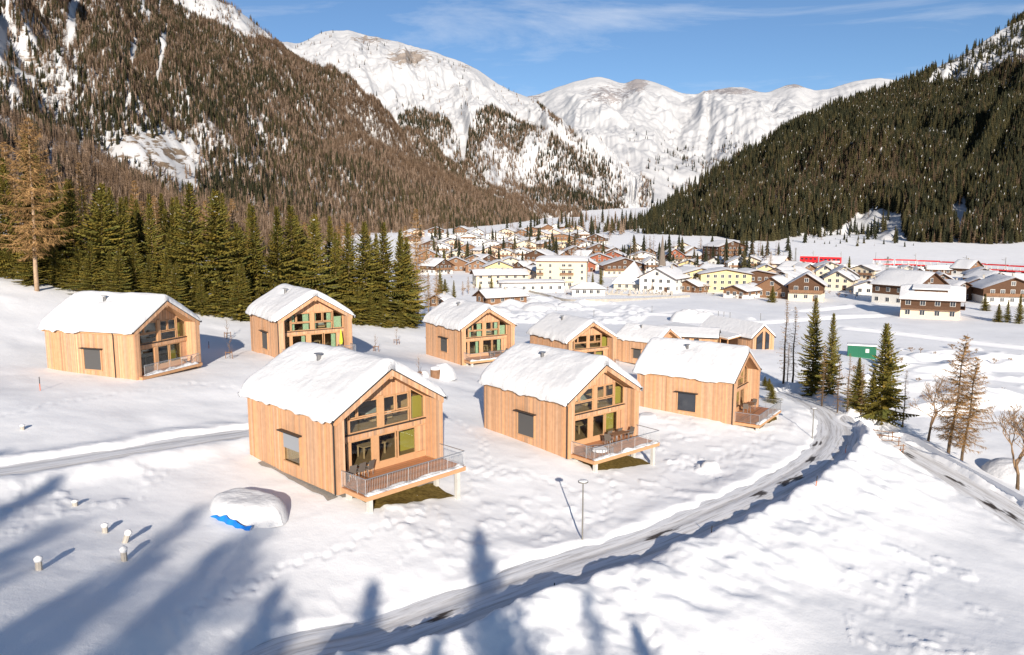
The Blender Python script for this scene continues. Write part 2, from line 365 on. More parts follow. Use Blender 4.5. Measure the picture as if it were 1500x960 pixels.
# ------------------------------------------------------------------ ground sheet
th = np.radians(np.concatenate([np.arange(-75, -41, 1.0), np.arange(-41, 41, .135), np.arange(41, 76, 1.0)]))
rr = np.concatenate([np.arange(0.5, 16, 1.5), np.geomspace(16, 260, 430), np.geomspace(263, 3000, 120)])
TT, RR = np.meshgrid(th, rr); GX = RR*np.sin(TT); GY = RR*np.cos(TT)
GZ = zground(GX, GY)
ground = link('ground', grid_mesh('ground', GX, GY, GZ, M['snow']), kind='structure')
bx, by = np.meshgrid(np.linspace(-260, 260, 60), np.linspace(-300, .6, 40))
backg = link('ground', grid_mesh('ground_behind', bx, by, np.minimum(zbase(bx, by), -8)-.02, M['snow']), kind='structure')
def road_material():
    m = bpy.data.materials.new('ploughed road'); m.use_nodes = True; t = m.node_tree; b = t.nodes['Principled BSDF']
    N = lambda k: t.nodes.new(k); lk = t.links.new
    ac = N('ShaderNodeAttribute'); ac.attribute_name = 'across'; al = N('ShaderNodeAttribute'); al.attribute_name = 'along'; aw = N('ShaderNodeAttribute'); aw.attribute_name = 'wet'
    cb = N('ShaderNodeCombineXYZ'); lk(ac.outputs['Fac'], cb.inputs[0]); lk(al.outputs['Fac'], cb.inputs[1])
    mp = N('ShaderNodeMapping'); mp.inputs['Scale'].default_value = (2.2, .12, 1); lk(cb.outputs[0], mp.inputs[0])
    n1 = N('ShaderNodeTexNoise'); n1.inputs['Scale'].default_value = 2.2; n1.inputs['Detail'].default_value = 7; n1.inputs['Roughness'].default_value = .65; lk(mp.outputs[0], n1.inputs['Vector'])
    r1 = N('ShaderNodeValToRGB'); e = r1.color_ramp.elements; e[0].position = .33; e[0].color = (.46, .44, .42, 1); e[1].position = .52; e[1].color = (.80, .80, .805, 1)
    lk(n1.outputs['Fac'], r1.inputs[0])
    mp2 = N('ShaderNodeMapping'); mp2.inputs['Scale'].default_value = (2.2, .35, 1); lk(cb.outputs[0], mp2.inputs[0])
    n2 = N('ShaderNodeTexNoise'); n2.inputs['Scale'].default_value = 1.3; n2.inputs['Detail'].default_value = 6; lk(mp2.outputs[0], n2.inputs['Vector'])
    ad = N('ShaderNodeMath'); ad.operation = 'ADD'; lk(n2.outputs['Fac'], ad.inputs[0]); lk(aw.outputs['Fac'], ad.inputs[1])
    r2 = N('ShaderNodeValToRGB'); r2.color_ramp.elements[0].position = .70; r2.color_ramp.elements[1].position = .84; lk(ad.outputs[0], r2.inputs[0])
    mx = N('ShaderNodeMixRGB'); mx.inputs[2].default_value = (.05, .038, .028, 1); ru = N('ShaderNodeAttribute'); ru.attribute_name = 'rut'; mm = N('ShaderNodeMath'); mm.operation = 'MULTIPLY'; lk(ru.outputs['Fac'], mm.inputs[0]); lk(n2.outputs['Fac'], mm.inputs[1])
    mr_ = N('ShaderNodeMixRGB'); mr_.inputs[2].default_value = (.42, .39, .36, 1); lk(mm.outputs[0], mr_.inputs[0]); lk(r1.outputs[0], mr_.inputs[1])
    lk(r2.outputs[0], mx.inputs[0]); lk(mr_.outputs[0], mx.inputs[1]); lk(mx.outputs[0], b.inputs['Base Color'])
    bp = N('ShaderNodeBump'); bp.inputs['Strength'].default_value = .5; bp.inputs['Distance'].default_value = .06; lk(n1.outputs['Fac'], bp.inputs['Height']); lk(bp.outputs[0], b.inputs['Normal'])
    b.inputs['Roughness'].default_value = .6; return m
RM = road_material()
WETPX = [[(965,781),(1112,725),(1150,708),(1168,702),(1190,672),(1196,648),(640,905)],[(1330,665),(1400,705),(1450,738),(1480,755)],[]]
def road_sheet(k):
    P, hwid, prof, bank = ROADS[k]; n = 27; T = np.gradient(P, axis=0); T /= np.linalg.norm(T, axis=1)[:, None]; Nn = np.stack([T[:, 1], -T[:, 0]], 1)
    m = 4; idx = np.linspace(0, len(P)-1, (len(P)-1)*m+1); Pi = np.stack([np.interp(idx, np.arange(len(P)), P[:, j]) for j in (0, 1)], 1)
    Ni = np.stack([np.interp(idx, np.arange(len(P)), Nn[:, j]) for j in (0, 1)], 1); zi = np.interp(idx, np.arange(len(P)), prof)
    L = np.r_[0, np.cumsum(np.linalg.norm(np.diff(Pi, axis=0), axis=1))]
    s = np.linspace(-1, 1, n)*(hwid+.35); X = Pi[:, :1]+Ni[:, :1]*s; Y = Pi[:, 1:]+Ni[:, 1:]*s
    Z = np.repeat(zi[:, None], n, 1)+.02-.04*np.exp(-((np.abs(s)[None]-.85)/.28)**2)
    wet = np.zeros(X.shape)
    for u, v in WETPX[k]:
        c = hit(u, v); j = int(np.argmin((Pi[:, 0]-c[0])**2+(Pi[:, 1]-c[1])**2)); ac_ = (c[:2]-Pi[j])@Ni[j]; wet = np.maximum(wet, .36*np.exp(-(((L[:, None]-L[j])/2.0)**2+((s[None]-ac_)/.45)**2)))
    return grid_mesh('road', X, Y, Z, RM, attrs=dict(across=np.repeat(s[None], len(L), 0), along=np.repeat(L[:, None], n, 1), wet=wet, rut=np.repeat((np.exp(-((np.abs(s)-.78)/.22)**2))[None], len(L), 0)))
for k, nm in enumerate(('road', 'road', 'road')): link(nm, road_sheet(k), kind='structure')
def patch(name, i, x0, x1, y0, y1, material, lift=.035):
    """bare ground sheet under a house deck, in the house's own axes"""
    X, Y = np.meshgrid(np.linspace(x0, x1, 24), np.linspace(y0, y1, 16)); a = R_(HS[i][3])
    wob = fbm(X*.9, Y*.9, 4+i, 3)*.9; cx, cy = (x0+x1)/2, (y0+y1)/2; X = X+wob*.5; Y = Y+wob*.5
    WX = HS[i][0]+X*math.cos(a)-Y*math.sin(a); WY = HS[i][1]+X*math.sin(a)+Y*math.cos(a)
    return link(name, grid_mesh(name, WX, WY, zground(WX, WY)+lift, material), kind='structure')
patch('bare_grass', 0, -3.0, 3.3, -1.9, .4, M['grass'], .07); patch('gravel', 0, -3.6, 3.6, .1, 1.6, M['gravel'], .09)
patch('bare_grass', 1, -2.9, 3.3, -1.9, .4, M['grass'], .07); patch('bare_grass', 2, -2.9, 3.3, -2.2, .4, M['grass'], .07)
patch('gravel', 0, -4.35, -3.7, .4, 8.5, M['gravel'], .05)
# ------------------------------------------------------------------ mountains
def rock_snow(name, rock, amount, scale, steep=(.45, .75)):
    m = bpy.data.materials.new(name); m.use_nodes = True; t = m.node_tree; b = t.nodes['Principled BSDF']
    N = lambda k: t.nodes.new(k); lk = t.links.new
    tcn = N('ShaderNodeTexCoord'); mp = N('ShaderNodeMapping'); mp.inputs['Scale'].default_value = (scale, scale, scale*2.2); lk(tcn.outputs['Object'], mp.inputs[0])
    n = N('ShaderNodeTexNoise'); n.inputs['Scale'].default_value = 1; n.inputs['Detail'].default_value = 10; n.inputs['Roughness'].default_value = .66; lk(mp.outputs[0], n.inputs['Vector'])
    at = N('ShaderNodeAttribute'); at.attribute_name = 'rock'
    ad = N('ShaderNodeMath'); ad.operation = 'ADD'; lk(n.outputs['Fac'], ad.inputs[0]); lk(at.outputs['Fac'], ad.inputs[1])
    r = N('ShaderNodeValToRGB'); r.color_ramp.elements[0].position = amount; r.color_ramp.elements[1].position = amount+.05; lk(ad.outputs[0], r.inputs[0])
    n2 = N('ShaderNodeTexNoise'); n2.inputs['Scale'].default_value = 6; n2.inputs['Detail'].default_value = 6; lk(mp.outputs[0], n2.inputs['Vector'])
    r2 = N('ShaderNodeValToRGB'); r2.color_ramp.elements[0].color = (*[c*.55 for c in rock], 1); r2.color_ramp.elements[1].color = (*[c*1.5 for c in rock], 1); lk(n2.outputs['Fac'], r2.inputs[0])
    mx = N('ShaderNodeMixRGB'); mx.inputs[1].default_value = (.47, .473, .483, 1); lk(r.outputs[0], mx.inputs[0]); lk(r2.outputs[0], mx.inputs[2]); lk(mx.outputs[0], b.inputs['Base Color'])
    bp = N('ShaderNodeBump'); bp.inputs['Strength'].default_value = .6; bp.inputs['Distance'].default_value = 2.5/scale*.02; lk(n.outputs['Fac'], bp.inputs['Height']); lk(bp.outputs[0], b.inputs['Normal'])
    b.inputs['Roughness'].default_value = .7; b.inputs['Specular IOR Level'].default_value = .15; return m
SURF = {}
def mountain(key, base, ridge, nu, nv, amp, fr, seed, material, rockfn=None, prof=1.0, back=True, gully=1.0, drop=22, crag=22, cragamp=.45):
    """slope lofted from a foot line to a ridge line, both given as (pixel u, v, distance)"""
    B = smooth_line([aty(*p) for p in base], nu); B[:, 2] -= drop; Rg = smooth_line([aty(*p) for p in ridge], nu)
    v = np.linspace(0, 1, nv)[:, None]
    X = B[None, :, 0]*(1-v)+Rg[None, :, 0]*v; Y = B[None, :, 1]*(1-v)+Rg[None, :, 1]*v
    Z = B[None, :, 2]+(Rg[None, :, 2]-B[None, :, 2])*v**prof
    env = np.sin(np.pi*np.clip(v*.985+.0, 0, 1))**.8+.05*v
    n = fbm(X/fr, Y/fr, seed, 7, .58); g = -np.abs(fbm(X/fr*1.3+5, Y/fr*.45, seed+9, 5, .55))*gully
    S = np.linspace(0, 1, nu)[None]*np.ones_like(v); wr = fbm(S*9, v*3, seed+3, 3)
    rg_ = 0; a_ = 1.0
    for k in range(5): rg_ = rg_+a_*(.5-2*np.abs(vn(S*crag*2**k+wr*1.2*2**k*.5, v*2.2*2**k+7*k, seed+50+k))); a_ *= .55
    D = (n+g+rg_*cragamp*np.clip(v*3, 0, 1))*amp*env; Z = Z+D; Y = Y-D*.35
    if back:
        e = np.linspace(.04, 1, 10)[:, None]
        bx_ = Rg[None, :, 0]*(1+.35*e); by_ = Rg[None, :, 1]*(1+.35*e); bz = Rg[None, :, 2]*(1-.9*e)+Z[-1:]*0
        X = np.vstack([X, bx_]); Y = np.vstack([Y, by_]); Z = np.vstack([Z, bz])
    U, V = proj(np.stack([X, Y, Z], -1)); rock = rockfn(U, V) if rockfn else np.zeros(X.shape)
    SURF[key] = (X[:nv], Y[:nv], Z[:nv])
    o = link('mountain', grid_mesh('mountain', X, Y, Z, material, attrs=dict(rock=rock)), kind='structure'); return o
def blob(U, V, c, r): return np.exp(-(((U-c[0])/r[0])**2+((V-c[1])/r[1])**2))
mountain('left', [(-420,420,170),(-200,420,200),(0,410,240),(200,405,300),(400,390,380),(550,366,520),(660,350,700),(745,340,900),(820,333,1250),(870,330,1500)],
         [(-700,-620,1350),(-420,-420,1500),(-130,-230,1700),(150,-80,1900),(306,-4,2000),(395,58,2000),(520,157,1900),(640,243,1700),(740,305,1500),(810,324,1550)],
         330, 190, 75, 330, 11, rock_snow('left slope rock', (.16, .12, .085), .66, .05),
         lambda U, V: .16*blob(U, V, (210,215), (110,45))+.12*blob(U, V, (60,90), (90,90))+.05*blob(U, V, (250,250), (40,40))-.15*blob(U, V, (330,10), (60,40)), 1.12)
mountain('middle', [(300,320,1500),(420,322,1550),(560,325,1600),(680,328,1600),(770,330,1500),(830,328,1550),(880,325,1650),(918,318,1800),(945,312,2000)],
         [(250,40,3200),(380,58,3400),(440,66,3600),(476,49,3700),(520,46,3750),(575,60,3700),(620,72,3600),(690,95,3450),(740,128,3350),(780,146,3300),(825,178,3150),(880,222,2950),(925,258,2750),(958,288,2500)],
         460, 260, 120, 620, 29, rock_snow('middle slope rock', (.26, .22, .19), .72, .032),
         lambda U, V: .40*blob(U, V, (600,84), (40,15))+.30*blob(U, V, (540,58), (45,9))+.25*blob(U, V, (685,100), (14,8))+.16*blob(U, V, (540,105), (40,12))+.12*blob(U, V, (690,150), (60,25))-.02, 1.0, crag=22, cragamp=.28, drop=60)
mountain('far', [(600,330,3300),(760,330,3100),(880,326,2900),(960,318,2700),(1040,318,2800),(1200,320,3000),(1450,325,3300)],
         [(600,190,6600),(700,150,6800),(775,138,7000),(815,128,7000),(850,116,7000),(880,109,7000),(912,120,7000),(935,114,7000),(965,122,7000),(1010,139,7000),(1045,132,7000),(1082,127,7000),(1120,134,7000),(1160,122,7000),(1200,129,7000),(1250,117,7000),(1292,111,7000),(1345,118,7000),(1450,100,7000)],
         520, 230, 250, 1500, 41, rock_snow('far range rock', (.27, .25, .25), .74, .020),
         lambda U, V: .34*blob(U, V, (890,140), (45,22))+.42*blob(U, V, (935,121), (18,13))+.40*blob(U, V, (1070,134), (60,7))+.40*blob(U, V, (1165,125), (24,6))+.34*blob(U, V, (780,140), (25,9))+.14*blob(U, V, (1000,215), (70,20))-.02, 1.0, crag=17, cragamp=.24, drop=60)
mountain('right', [(880,346,760),(920,351,650),(1000,370,545),(1100,384,500),(1200,389,480),(1300,391,460),(1400,394,440),(1500,399,420),(1700,412,370),(2000,440,320)],
         [(885,342,800),(918,334,850),(1000,281,960),(1050,250,1020),(1130,206,1120),(1200,167,1220),(1290,133,1320),(1350,108,1370),(1400,84,1420),(1440,60,1450),(1500,24,1500),(1700,-85,1600),(2000,-260,1750)],
         330, 190, 46, 190, 57, rock_snow('right slope rock', (.17, .13, .09), .78, .03),
         lambda U, V: .16*blob(U, V, (1345,340), (40,18))+.05*blob(U, V, (1430,340), (40,18)), 1.22)
# ------------------------------------------------------------------ timber lodges
rnd = random.Random(7)
def tint_board(r=rnd):
    k = r.gauss(1, .115); h = r.gauss(0, .05); return (k*(1+h), k, k*(1-h*1.3))
def boards(mb, axis, c, t, a0, a1, zlo, zhi, hole=None, bw=.145, out=-1, r=rnd):
    """vertical boards in the plane axis=c, proud by t on side out; zhi may be a function; hole=(a,b,z0,z1)"""
    n = max(1, int(round((a1-a0)/bw))); w = (a1-a0)/n
    for i in range(n):
        p, q = a0+i*w+.006, a0+(i+1)*w-.006; tt = t*(1+r.uniform(-.35, .35)); tc_ = tint_board(r)
        zp, zq = (zhi(p), zhi(q)) if callable(zhi) else (zhi, zhi)
        segs = [(zlo, zlo, zp, zq)]
        if hole and q > hole[0] and p < hole[1]: segs = [(zlo, zlo, hole[2], hole[2]), (hole[3], hole[3], zp, zq)]
        for (l0, l1, h0, h1) in segs:
            if min(h0, h1)-l0 < .03: continue
            A, B = sorted((c, c+out*tt)); poly = [(p, l0), (q, l1), (q, h1), (p, h0)]
            mb.prism(poly, axis, A, B, tc_)
def roof_z(x): return HR-.585*abs(x)
def roof_snow(seed, T, front=.02):
    nx, ny = 54, 64; x = np.linspace(-1, 1, nx); y = np.linspace(0, 1, ny); Xn, Yn = np.meshgrid(x, y)
    X = Xn*4.32; Y = -front+Yn*(HL+.35+front); r = np.sqrt(X**2+.45**2)
    zt = HR+.02-.585*np.abs(X); ztop = HR+.16-.585*r
    ex = np.clip(1-np.abs(Xn)**14, 0, 1)**.45; ey = np.clip(1-np.abs(Yn*2-1)**40, 0, 1)**.45
    th = T*(1+.16*fbm(X/2.4+seed, Y/2.6, seed, 3)+.07*fbm(X/.8, Y/.8, seed+3, 2)); th = th*(1-.35*sstep(-.5, 4.3, X)*sstep(.35, 0, Yn))
    Z = zt*0+ztop+th*ex*ey
    ch = np.exp(-(((X+1.2)/.55)**2+((Y-6.0)/.9)**2)); Z = Z-ch*.28*T
    Xo = X+np.sign(X)*.09*np.abs(Xn)**6*(fbm(Y/.6+seed*3, X*0, seed+5, 3)+.4)
    lip = np.where(np.abs(Xn) > .97, np.maximum(fbm(Y/.9+seed*7, X*0+np.sign(X)*5, seed+8, 3)+.12, 0)*.35, 0)
    lo = zt+.015-lip
    Xo = Xo+np.sign(X)*np.where(np.abs(Xn) > .97, .06+lip*.3, 0)
    me = bpy.data.meshes.new('roof_snow'); i = np.arange(nx*ny).reshape(ny, nx); k = nx*ny
    vs = np.concatenate([np.stack([Xo, Y, Z], -1).reshape(-1, 3), np.stack([X*.99+np.sign(X)*np.where(np.abs(Xn) > .97, .09, 0), Y, lo], -1).reshape(-1, 3)])
    fs = [tuple(q) for q in np.stack([i[:-1, :-1], i[:-1, 1:], i[1:, 1:], i[1:, :-1]], -1).reshape(-1, 4)]
    ring = list(i[0, :])+list(i[1:, -1])+list(i[-1, -2::-1])+list(i[-2:0:-1, 0])
    for a, b in zip(ring, ring[1:]+ring[:1]): fs.append((b, a, a+k, b+k))
    me.from_pydata([tuple(v) for v in vs], [], [tuple(int(z) for z in f) for f in fs]); me.materials.append(M['roofsnow'])
    me.polygons.foreach_set('use_smooth', [True]*len(me.polygons)); me.update(); return me
def opening(root, name, poly, y, sash=.07, depth=.09, pane=True):
    """window as part: frame round the polygon (x, z) with the pane as sub-part"""
    mb = MB(); n = len(poly); cx = sum(p[0] for p in poly)/n; cz = sum(p[1] for p in poly)/n
    inn = []
    for i in range(n):
        p0, p1, p2 = Vector(poly[i-1]), Vector(poly[i]), Vector(poly[(i+1) % n])
        d1 = (p1-p0).normalized(); d2 = (p2-p1).normalized(); n1 = Vector((-d1.y, d1.x)); n2 = Vector((-d2.y, d2.x))
        b = (n1+n2); b = b/max(.25, b.dot(n1)); q = p1+b*sash
        if (q-Vector((cx, cz))).length > (p1-Vector((cx, cz))).length: q = p1-b*sash
        inn.append(tuple(q))
    for i in range(n):
        j = (i+1) % n; mb.prism([poly[i], poly[j], inn[j], inn[i]], 'y', y-depth, y)
    f = mb.obj(name, M['frame'], root)
    if pane:
        g = MB(); g.prism(inn, 'y', y-depth*.5-.012, y-depth*.5+.012); g.obj('pane', M['glass'], f)
    return f
def lodge(i, label, T=.55, deck=2.4, blind=1.0, curtain='olive', seed=0, zbot=-.5, snowdeck=True):
    X, Y, Z, a, s = HS[i]; r = random.Random(100+i)
    root = thing('timber_lodge', label, 'lodge', (X, Y, Z), R_(a), scale=s); L = HL
    FY = 1.2                                                   # glazed front set back under the roof
    # side walls: core with real opening in the left one, boards outside
    wy0, wy1, wz0, wz1 = 3.85, 5.75, .42, 2.28
    for sd in (-1, 1):
        mb = MB(); x0, x1 = sorted((sd*3.97, sd*3.72)); hole = sd < 0
        if hole:
            mb.box((x0, .02, zbot+.05), (x1, wy0, HE-.3)); mb.box((x0, wy1, zbot+.05), (x1, L-.05, HE-.3))
            mb.box((x0, wy0, zbot+.05), (x1, wy1, wz0)); mb.box((x0, wy0, wz1), (x1, wy1, HE-.3))
        else: mb.box((x0, .02, zbot+.05), (x1, L-.05, HE-.3))
        w = mb.obj('side_wall', M['core'], root)
        cb = MB(); boards(cb, 'x', sd*3.975, .03, 0, L, zbot, HE-.10, (wy0-.02, wy1+.02, wz0, wz1) if hole else None, out=sd, r=r)
        cb.obj('cladding', M['wood'], w, kind='stuff')
        # front end of the wing wall with its own boards, and the inner cheek
        fx0, fx1 = sorted((sd*3.98, sd*3.42))
        wg = MB(); wg.box((min(sd*3.70, sd*3.45), .03, zbot+.06), (max(sd*3.70, sd*3.45), FY+.1, HE-.28)); wgo = wg.obj('wing_wall', M['core'], root)
        cb = MB(); boards(cb, 'y', .02, .03, fx0, fx1, zbot, lambda x: roof_z(x)-.32, out=-1, r=r, bw=.14)
        boards(cb, 'x', sd*3.445, .03, .0, FY, .02, HE-.02, out=-sd, r=r, bw=.14); cb.obj('cladding', M['wood'], wgo, kind='stuff')
    mb = MB(); gp = [(-3.7, zbot+.05), (3.7, zbot+.05), (3.7, roof_z(3.7)-.34), (0, HR-.34), (-3.7, roof_z(3.7)-.34)]; mb.prism(gp, 'y', L-.3, L-.06)
    w = mb.obj('back_wall', M['core'], root); cb = MB(); boards(cb, 'y', L-.05, .03, -3.98, 3.98, zbot, lambda x: roof_z(x)-.3, out=1, r=r); cb.obj('cladding', M['wood'], w, kind='stuff')
    # floors inside
    mb = MB(); mb.box((-3.7, FY-.02, .12), (3.7, L-.3, .34)); mb.obj('floor', M['infloor'], root)
    mb = MB(); mb.box((-3.7, FY+.05, 2.16), (3.7, L-.3, 2.46)); mb.obj('upper_floor', M['inwood'], root)
    mb = MB(); mb.box((-3.7, 5.6, .35), (3.7, 5.75, 2.16)); mb.box((-3.7, 6.2, 2.46), (3.7, 6.3, 4.6)); mb.obj('inner_wall', M['inwood'], root)
    # facade: posts, bands, gable boards
    mb = MB(); mb.box((-.24, FY-.16, 2.5), (.16, FY+.08, 4.55)); mb.box((-.72, FY-.16, .36), (-.28, FY+.08, 2.10)); mb.box((-3.42, FY-.14, 2.10), (3.42, FY+.06, 2.50)); mb.box((-3.42, FY-.1, -.02), (3.42, FY+.1, .36))
    mb.box((2.66, FY-.02, .36), (3.42, FY+.1, 2.10)); mb.box((-2.5, FY-.08, .36), (-2.3, FY+.08, 2.10))
    mb.prism([(-2.35, 4.42), (2.25, 4.42), (2.25, roof_z(2.25)-.34), (0, HR-.34), (-2.35, roof_z(2.35)-.34)], 'y', FY-.03, FY+.08)
    fac = mb.obj('facade', M['frame'], root)
    cb = MB(); boards(cb, 'y', FY-.035, .025, -2.35, 2.25, 4.47, lambda x: roof_z(x)-.36, out=-1, r=r, bw=.12)
    boards(cb, 'y', FY-.145, .022, -3.42, 3.42, 2.17, 2.47, out=-1, r=r, bw=.12); boards(cb, 'y', FY-.025, .022, 2.68, 3.41, .38, 2.1, out=-1, r=r, bw=.12)
    cb.obj('cladding', M['wood'], fac, kind='stuff')
    mb = MB(); mb.box((-3.42, FY-.24, 2.50), (3.42, FY-.02, 2.56)); mb.obj('sill', M['dark'], root)
    W_ = lambda n, p: opening(root, n, p, FY)
    for x0, x1 in ((-3.4, -2.5), (-2.3, -.24), (-.28, 1.1), (1.22, 2.66)):
        if x0 == -2.3: W_('window', [(-2.3, .36), (-.72, .36), (-.72, 2.1), (-2.3, 2.1)])
        else: W_('window', [(x0, .36), (x1, .36), (x1, 2.1), (x0, 2.1)])
    zt = lambda x: roof_z(x)-.36
    W_('window', [(-2.35, 2.56), (-.24, 2.56), (-.24, 3.42), (-2.35, 3.42)]); W_('window', [(-3.4, 2.56), (-2.4, 2.56), (-2.4, zt(-2.4)-.02), (-3.4, zt(-3.4))])
    W_('window', [(-1.75, 3.46), (-.24, 3.46), (-.24, 4.42), (-1.75, 4.42)]); W_('window', [(-2.35, 3.46), (-1.8, 3.46), (-1.8, 4.42), (-2.35, 4.42)])
    W_('window', [(.16, 2.56), (2.15, 2.56), (2.15, 3.36), (.16, 3.36)]); W_('window', [(.16, 3.42), (1.06, 3.42), (1.06, 4.42), (.16, 4.42)]); W_('window', [(1.14, 3.42), (2.15, 3.42), (2.15, 4.42), (1.14, 4.42)])
    W_('window', [(2.25, 2.56), (3.4, 2.56), (3.4, zt(3.4)), (2.25, zt(2.25))])
    # curtains and panels behind the glass
    if curtain == 'olive':
        mb = MB(); mb.box((2.0, FY+.8, .36), (3.5, FY+.9, 2.15)); mb.box((2.75, FY+.5, 2.48), (3.65, FY+.6, 3.9)); mb.obj('olive_panel', M['olive'], root)
    else:
        for x0, x1, z0, z1 in ((-1.0, -.35, 2.5, 4.4), (-2.3, -1.9, 2.5, 4.2), (.2, .45, 2.5, 4.35), (1.65, 2.12, 2.5, 4.4), (2.4, 3.3, 2.5, 3.8), (-1.2, -.8, .36, 2.1), (2.1, 2.6, .36, 2.1)):
            mb = MB(); n = 8
            for k in range(n):
                p, q = x0+(x1-x0)*k/n, x0+(x1-x0)*(k+1)/n; mb.box((p, FY+.16+.04*(k % 2), z0), (q+.005, FY+.2+.04*(k % 2), z1))
            mb.obj('curtain', M['green'], root)
    # side window: frame, pane, hood, blind
    mb = MB(); xw = -4.0
    for (y0, y1, z0, z1) in ((wy0-.1, wy0, wz0-.08, wz1), (wy1, wy1+.1, wz0-.08, wz1), (wy0, wy1, wz0-.08, wz0)): mb.box((xw-.10, y0, z0), (xw+.12, y1, z1))
    win = mb.obj('window', M['frame'], root)
    g = MB(); g.box((xw+.02, wy0, wz0), (xw+.04, wy1, wz1)); g.obj('pane', M['glassdark'] if blind < 0 else M['glass'], win)
    h = MB(); h.box((xw-.34, wy0-.25, wz1), (xw+.1, wy1+.28, wz1+.07)); h.obj('hood', M['dark'], win)
    if blind > 0:
        zb = wz1-(wz1-wz0)*blind; bl = MB(); n = max(4, int((wz1-zb)/.075)); st = (wz1-zb)/n
        for k in range(n): bl.add([(xw-.075, wy0+.02, zb+k*st), (xw-.075, wy1-.02, zb+k*st), (xw-.045, wy1-.02, zb+(k+1)*st), (xw-.045, wy0+.02, zb+(k+1)*st)], [(0, 1, 2, 3)])
        bl.obj('blind', M['blind'] if blind > .8 else M['greyblind'], win)
    # roof slab with dark metal edge, gutter, downpipe, soffit boards
    rf = MB()
    for sd in (-1, 1):
        rf.prism([(0, HR-.05), (sd*4.08, roof_z(4.08)-.05), (sd*4.08, roof_z(4.08)-.33), (0, HR-.33)][::sd], 'y', -.02, L+.25)
    ro = rf.obj('roof', M['frame'], root)
    tr = MB()
    for sd in (-1, 1): tr.prism([(0, HR+.01), (sd*4.13, roof_z(4.13)+.01), (sd*4.13, roof_z(4.13)-.046), (0, HR-.046)][::sd], 'y', -.07, L+.3)
    tr.obj('roof_edge', M['dark'], ro)
    cb = MB()
    for sd in (-1, 1):                                        # verge boards on the gable edge
        n = 26
        for k in range(n):
            p, q = sd*4.02*k/n, sd*4.02*(k+1)/n-.006*sd; tcol = tint_board(r)
            cb.prism([(p, roof_z(p)-.06), (q, roof_z(q)-.06), (q, roof_z(q)-.42), (p, roof_z(p)-.42)][::sd], 'y', -.05, -.021, tcol)
    cb.obj('verge_boards', M['wood'], ro, kind='stuff')
    bm_ = MB(); bm_.box((-.1, .0, HR-.62), (.1, FY, HR-.34)); bm_.obj('ridge_beam', M['frame'], ro)
    gt = MB(); gt.tube([(-4.2, -.1, HE-.1), (-4.2, L+.3, HE-.1)], .07, 8); gt.tube([(4.2, -.1, HE-.1), (4.2, L+.3, HE-.1)], .07, 8); gt.obj('gutter', M['dark'], ro)
    dp = MB(); dy = .12 if i != 3 else 2.3; dp.tube([(-4.2, dy, HE-.1), (-4.07, dy, HE-.4), (-4.07, dy, zbot)], .05, 8); dp.obj('downpipe', M['dark'], root)
    link('roof_snow', roof_snow(seed+i*3, T), root)
    ch = MB(); ch.tube([(-1.2, 6.0, 5.2), (-1.2, 6.0, 6.62)], .14, 12); ch.tube([(-1.2, 6.0, 6.70), (-1.2, 6.0, 6.73)], .3, 12)
    for k in range(3): w = k*2.1; ch.tube([(-1.2+.12*math.cos(w), 6+.12*math.sin(w), 6.6), (-1.2+.12*math.cos(w), 6+.12*math.sin(w), 6.72)], .012, 4)
    ch.obj('chimney', M['chim'], root, smooth=False)
    # deck
    x0, x1 = -3.75, 3.75
    dk = MB(); dk.box((x0, -deck, -.30), (x1, FY-.12, -.06)); dko = dk.obj('deck', M['frame'], root)
    pb = MB(); n = int((deck+FY)/.15)
    for k in range(n):
        y0 = -deck+(deck+FY-.1)*k/n; pb.box((x0+(.0 if y0 < -.15 else .35), y0+.004, -.058), (x1-(.0 if y0 < -.15 else .35), y0+(deck+FY-.1)/n-.006, -.018), tint_board(r))
    pb.obj('deck_boards', M['deck'], dko, kind='stuff')
    if deck > .6:
        for px_, py_ in ((-3.3, -deck+.3), (3.3, -deck+.3), (-3.3, -.1), (3.3, -.1)):
            gzz = (gz(*hw(i, px_, py_)[:2])-Z)/s
            if gzz < -.4: ps = MB(); ps.box((px_-.13, py_-.13, gzz-.3), (px_+.13, py_+.13, -.3)); ps.obj('post', M['conc'], dko)
    yr = -deck+.06; rl = MB(); pts = [(x0+.05, -.03), (x0+.05, yr), (x1-.05, yr), (x1-.05, .0)] if deck > .6 else [(-3.4, yr), (3.4, yr)]
    rl.tube([(p[0], p[1], .95) for p in pts], .028, 6); rl.tube([(p[0], p[1], .08) for p in pts], .015, 5)
    rail = rl.obj('railing', M['steel'], root); bal = MB()
    for (p, q) in zip(pts, pts[1:]):
        l = math.hypot(q[0]-p[0], q[1]-p[1]); n = max(2, int(l/.115))
        for k in range(n+1):
            t = k/n; big = k % 13 == 0; bal.tube([(p[0]+(q[0]-p[0])*t, p[1]+(q[1]-p[1])*t, -.1 if big else .08), (p[0]+(q[0]-p[0])*t, p[1]+(q[1]-p[1])*t, .94)], .022 if big else .009, 4)
    bal.obj('balusters', M['steel'], rail, kind='stuff')
    if snowdeck:
        nx, ny = 60, 8; gx, gy = np.meshgrid(np.linspace(x0+.1 if deck > .6 else -3.3, x1-.1 if deck > .6 else 3.3, nx), np.linspace(-deck-.03, -deck+.42, ny)); e = np.sin(np.linspace(0, np.pi, ny))[:, None]**.5
        gh = np.maximum(.14+.3*fbm(gx/.9+i*7, gy/.6, 60+i, 3), .0)*e*np.clip(np.minimum(gx-gx.min(), gx.max()-gx)*4, 0, 1)-.022
        link('deck_snow', grid_mesh('deck_snow', gx, gy, gh, M['roofsnow']), root)
    return root
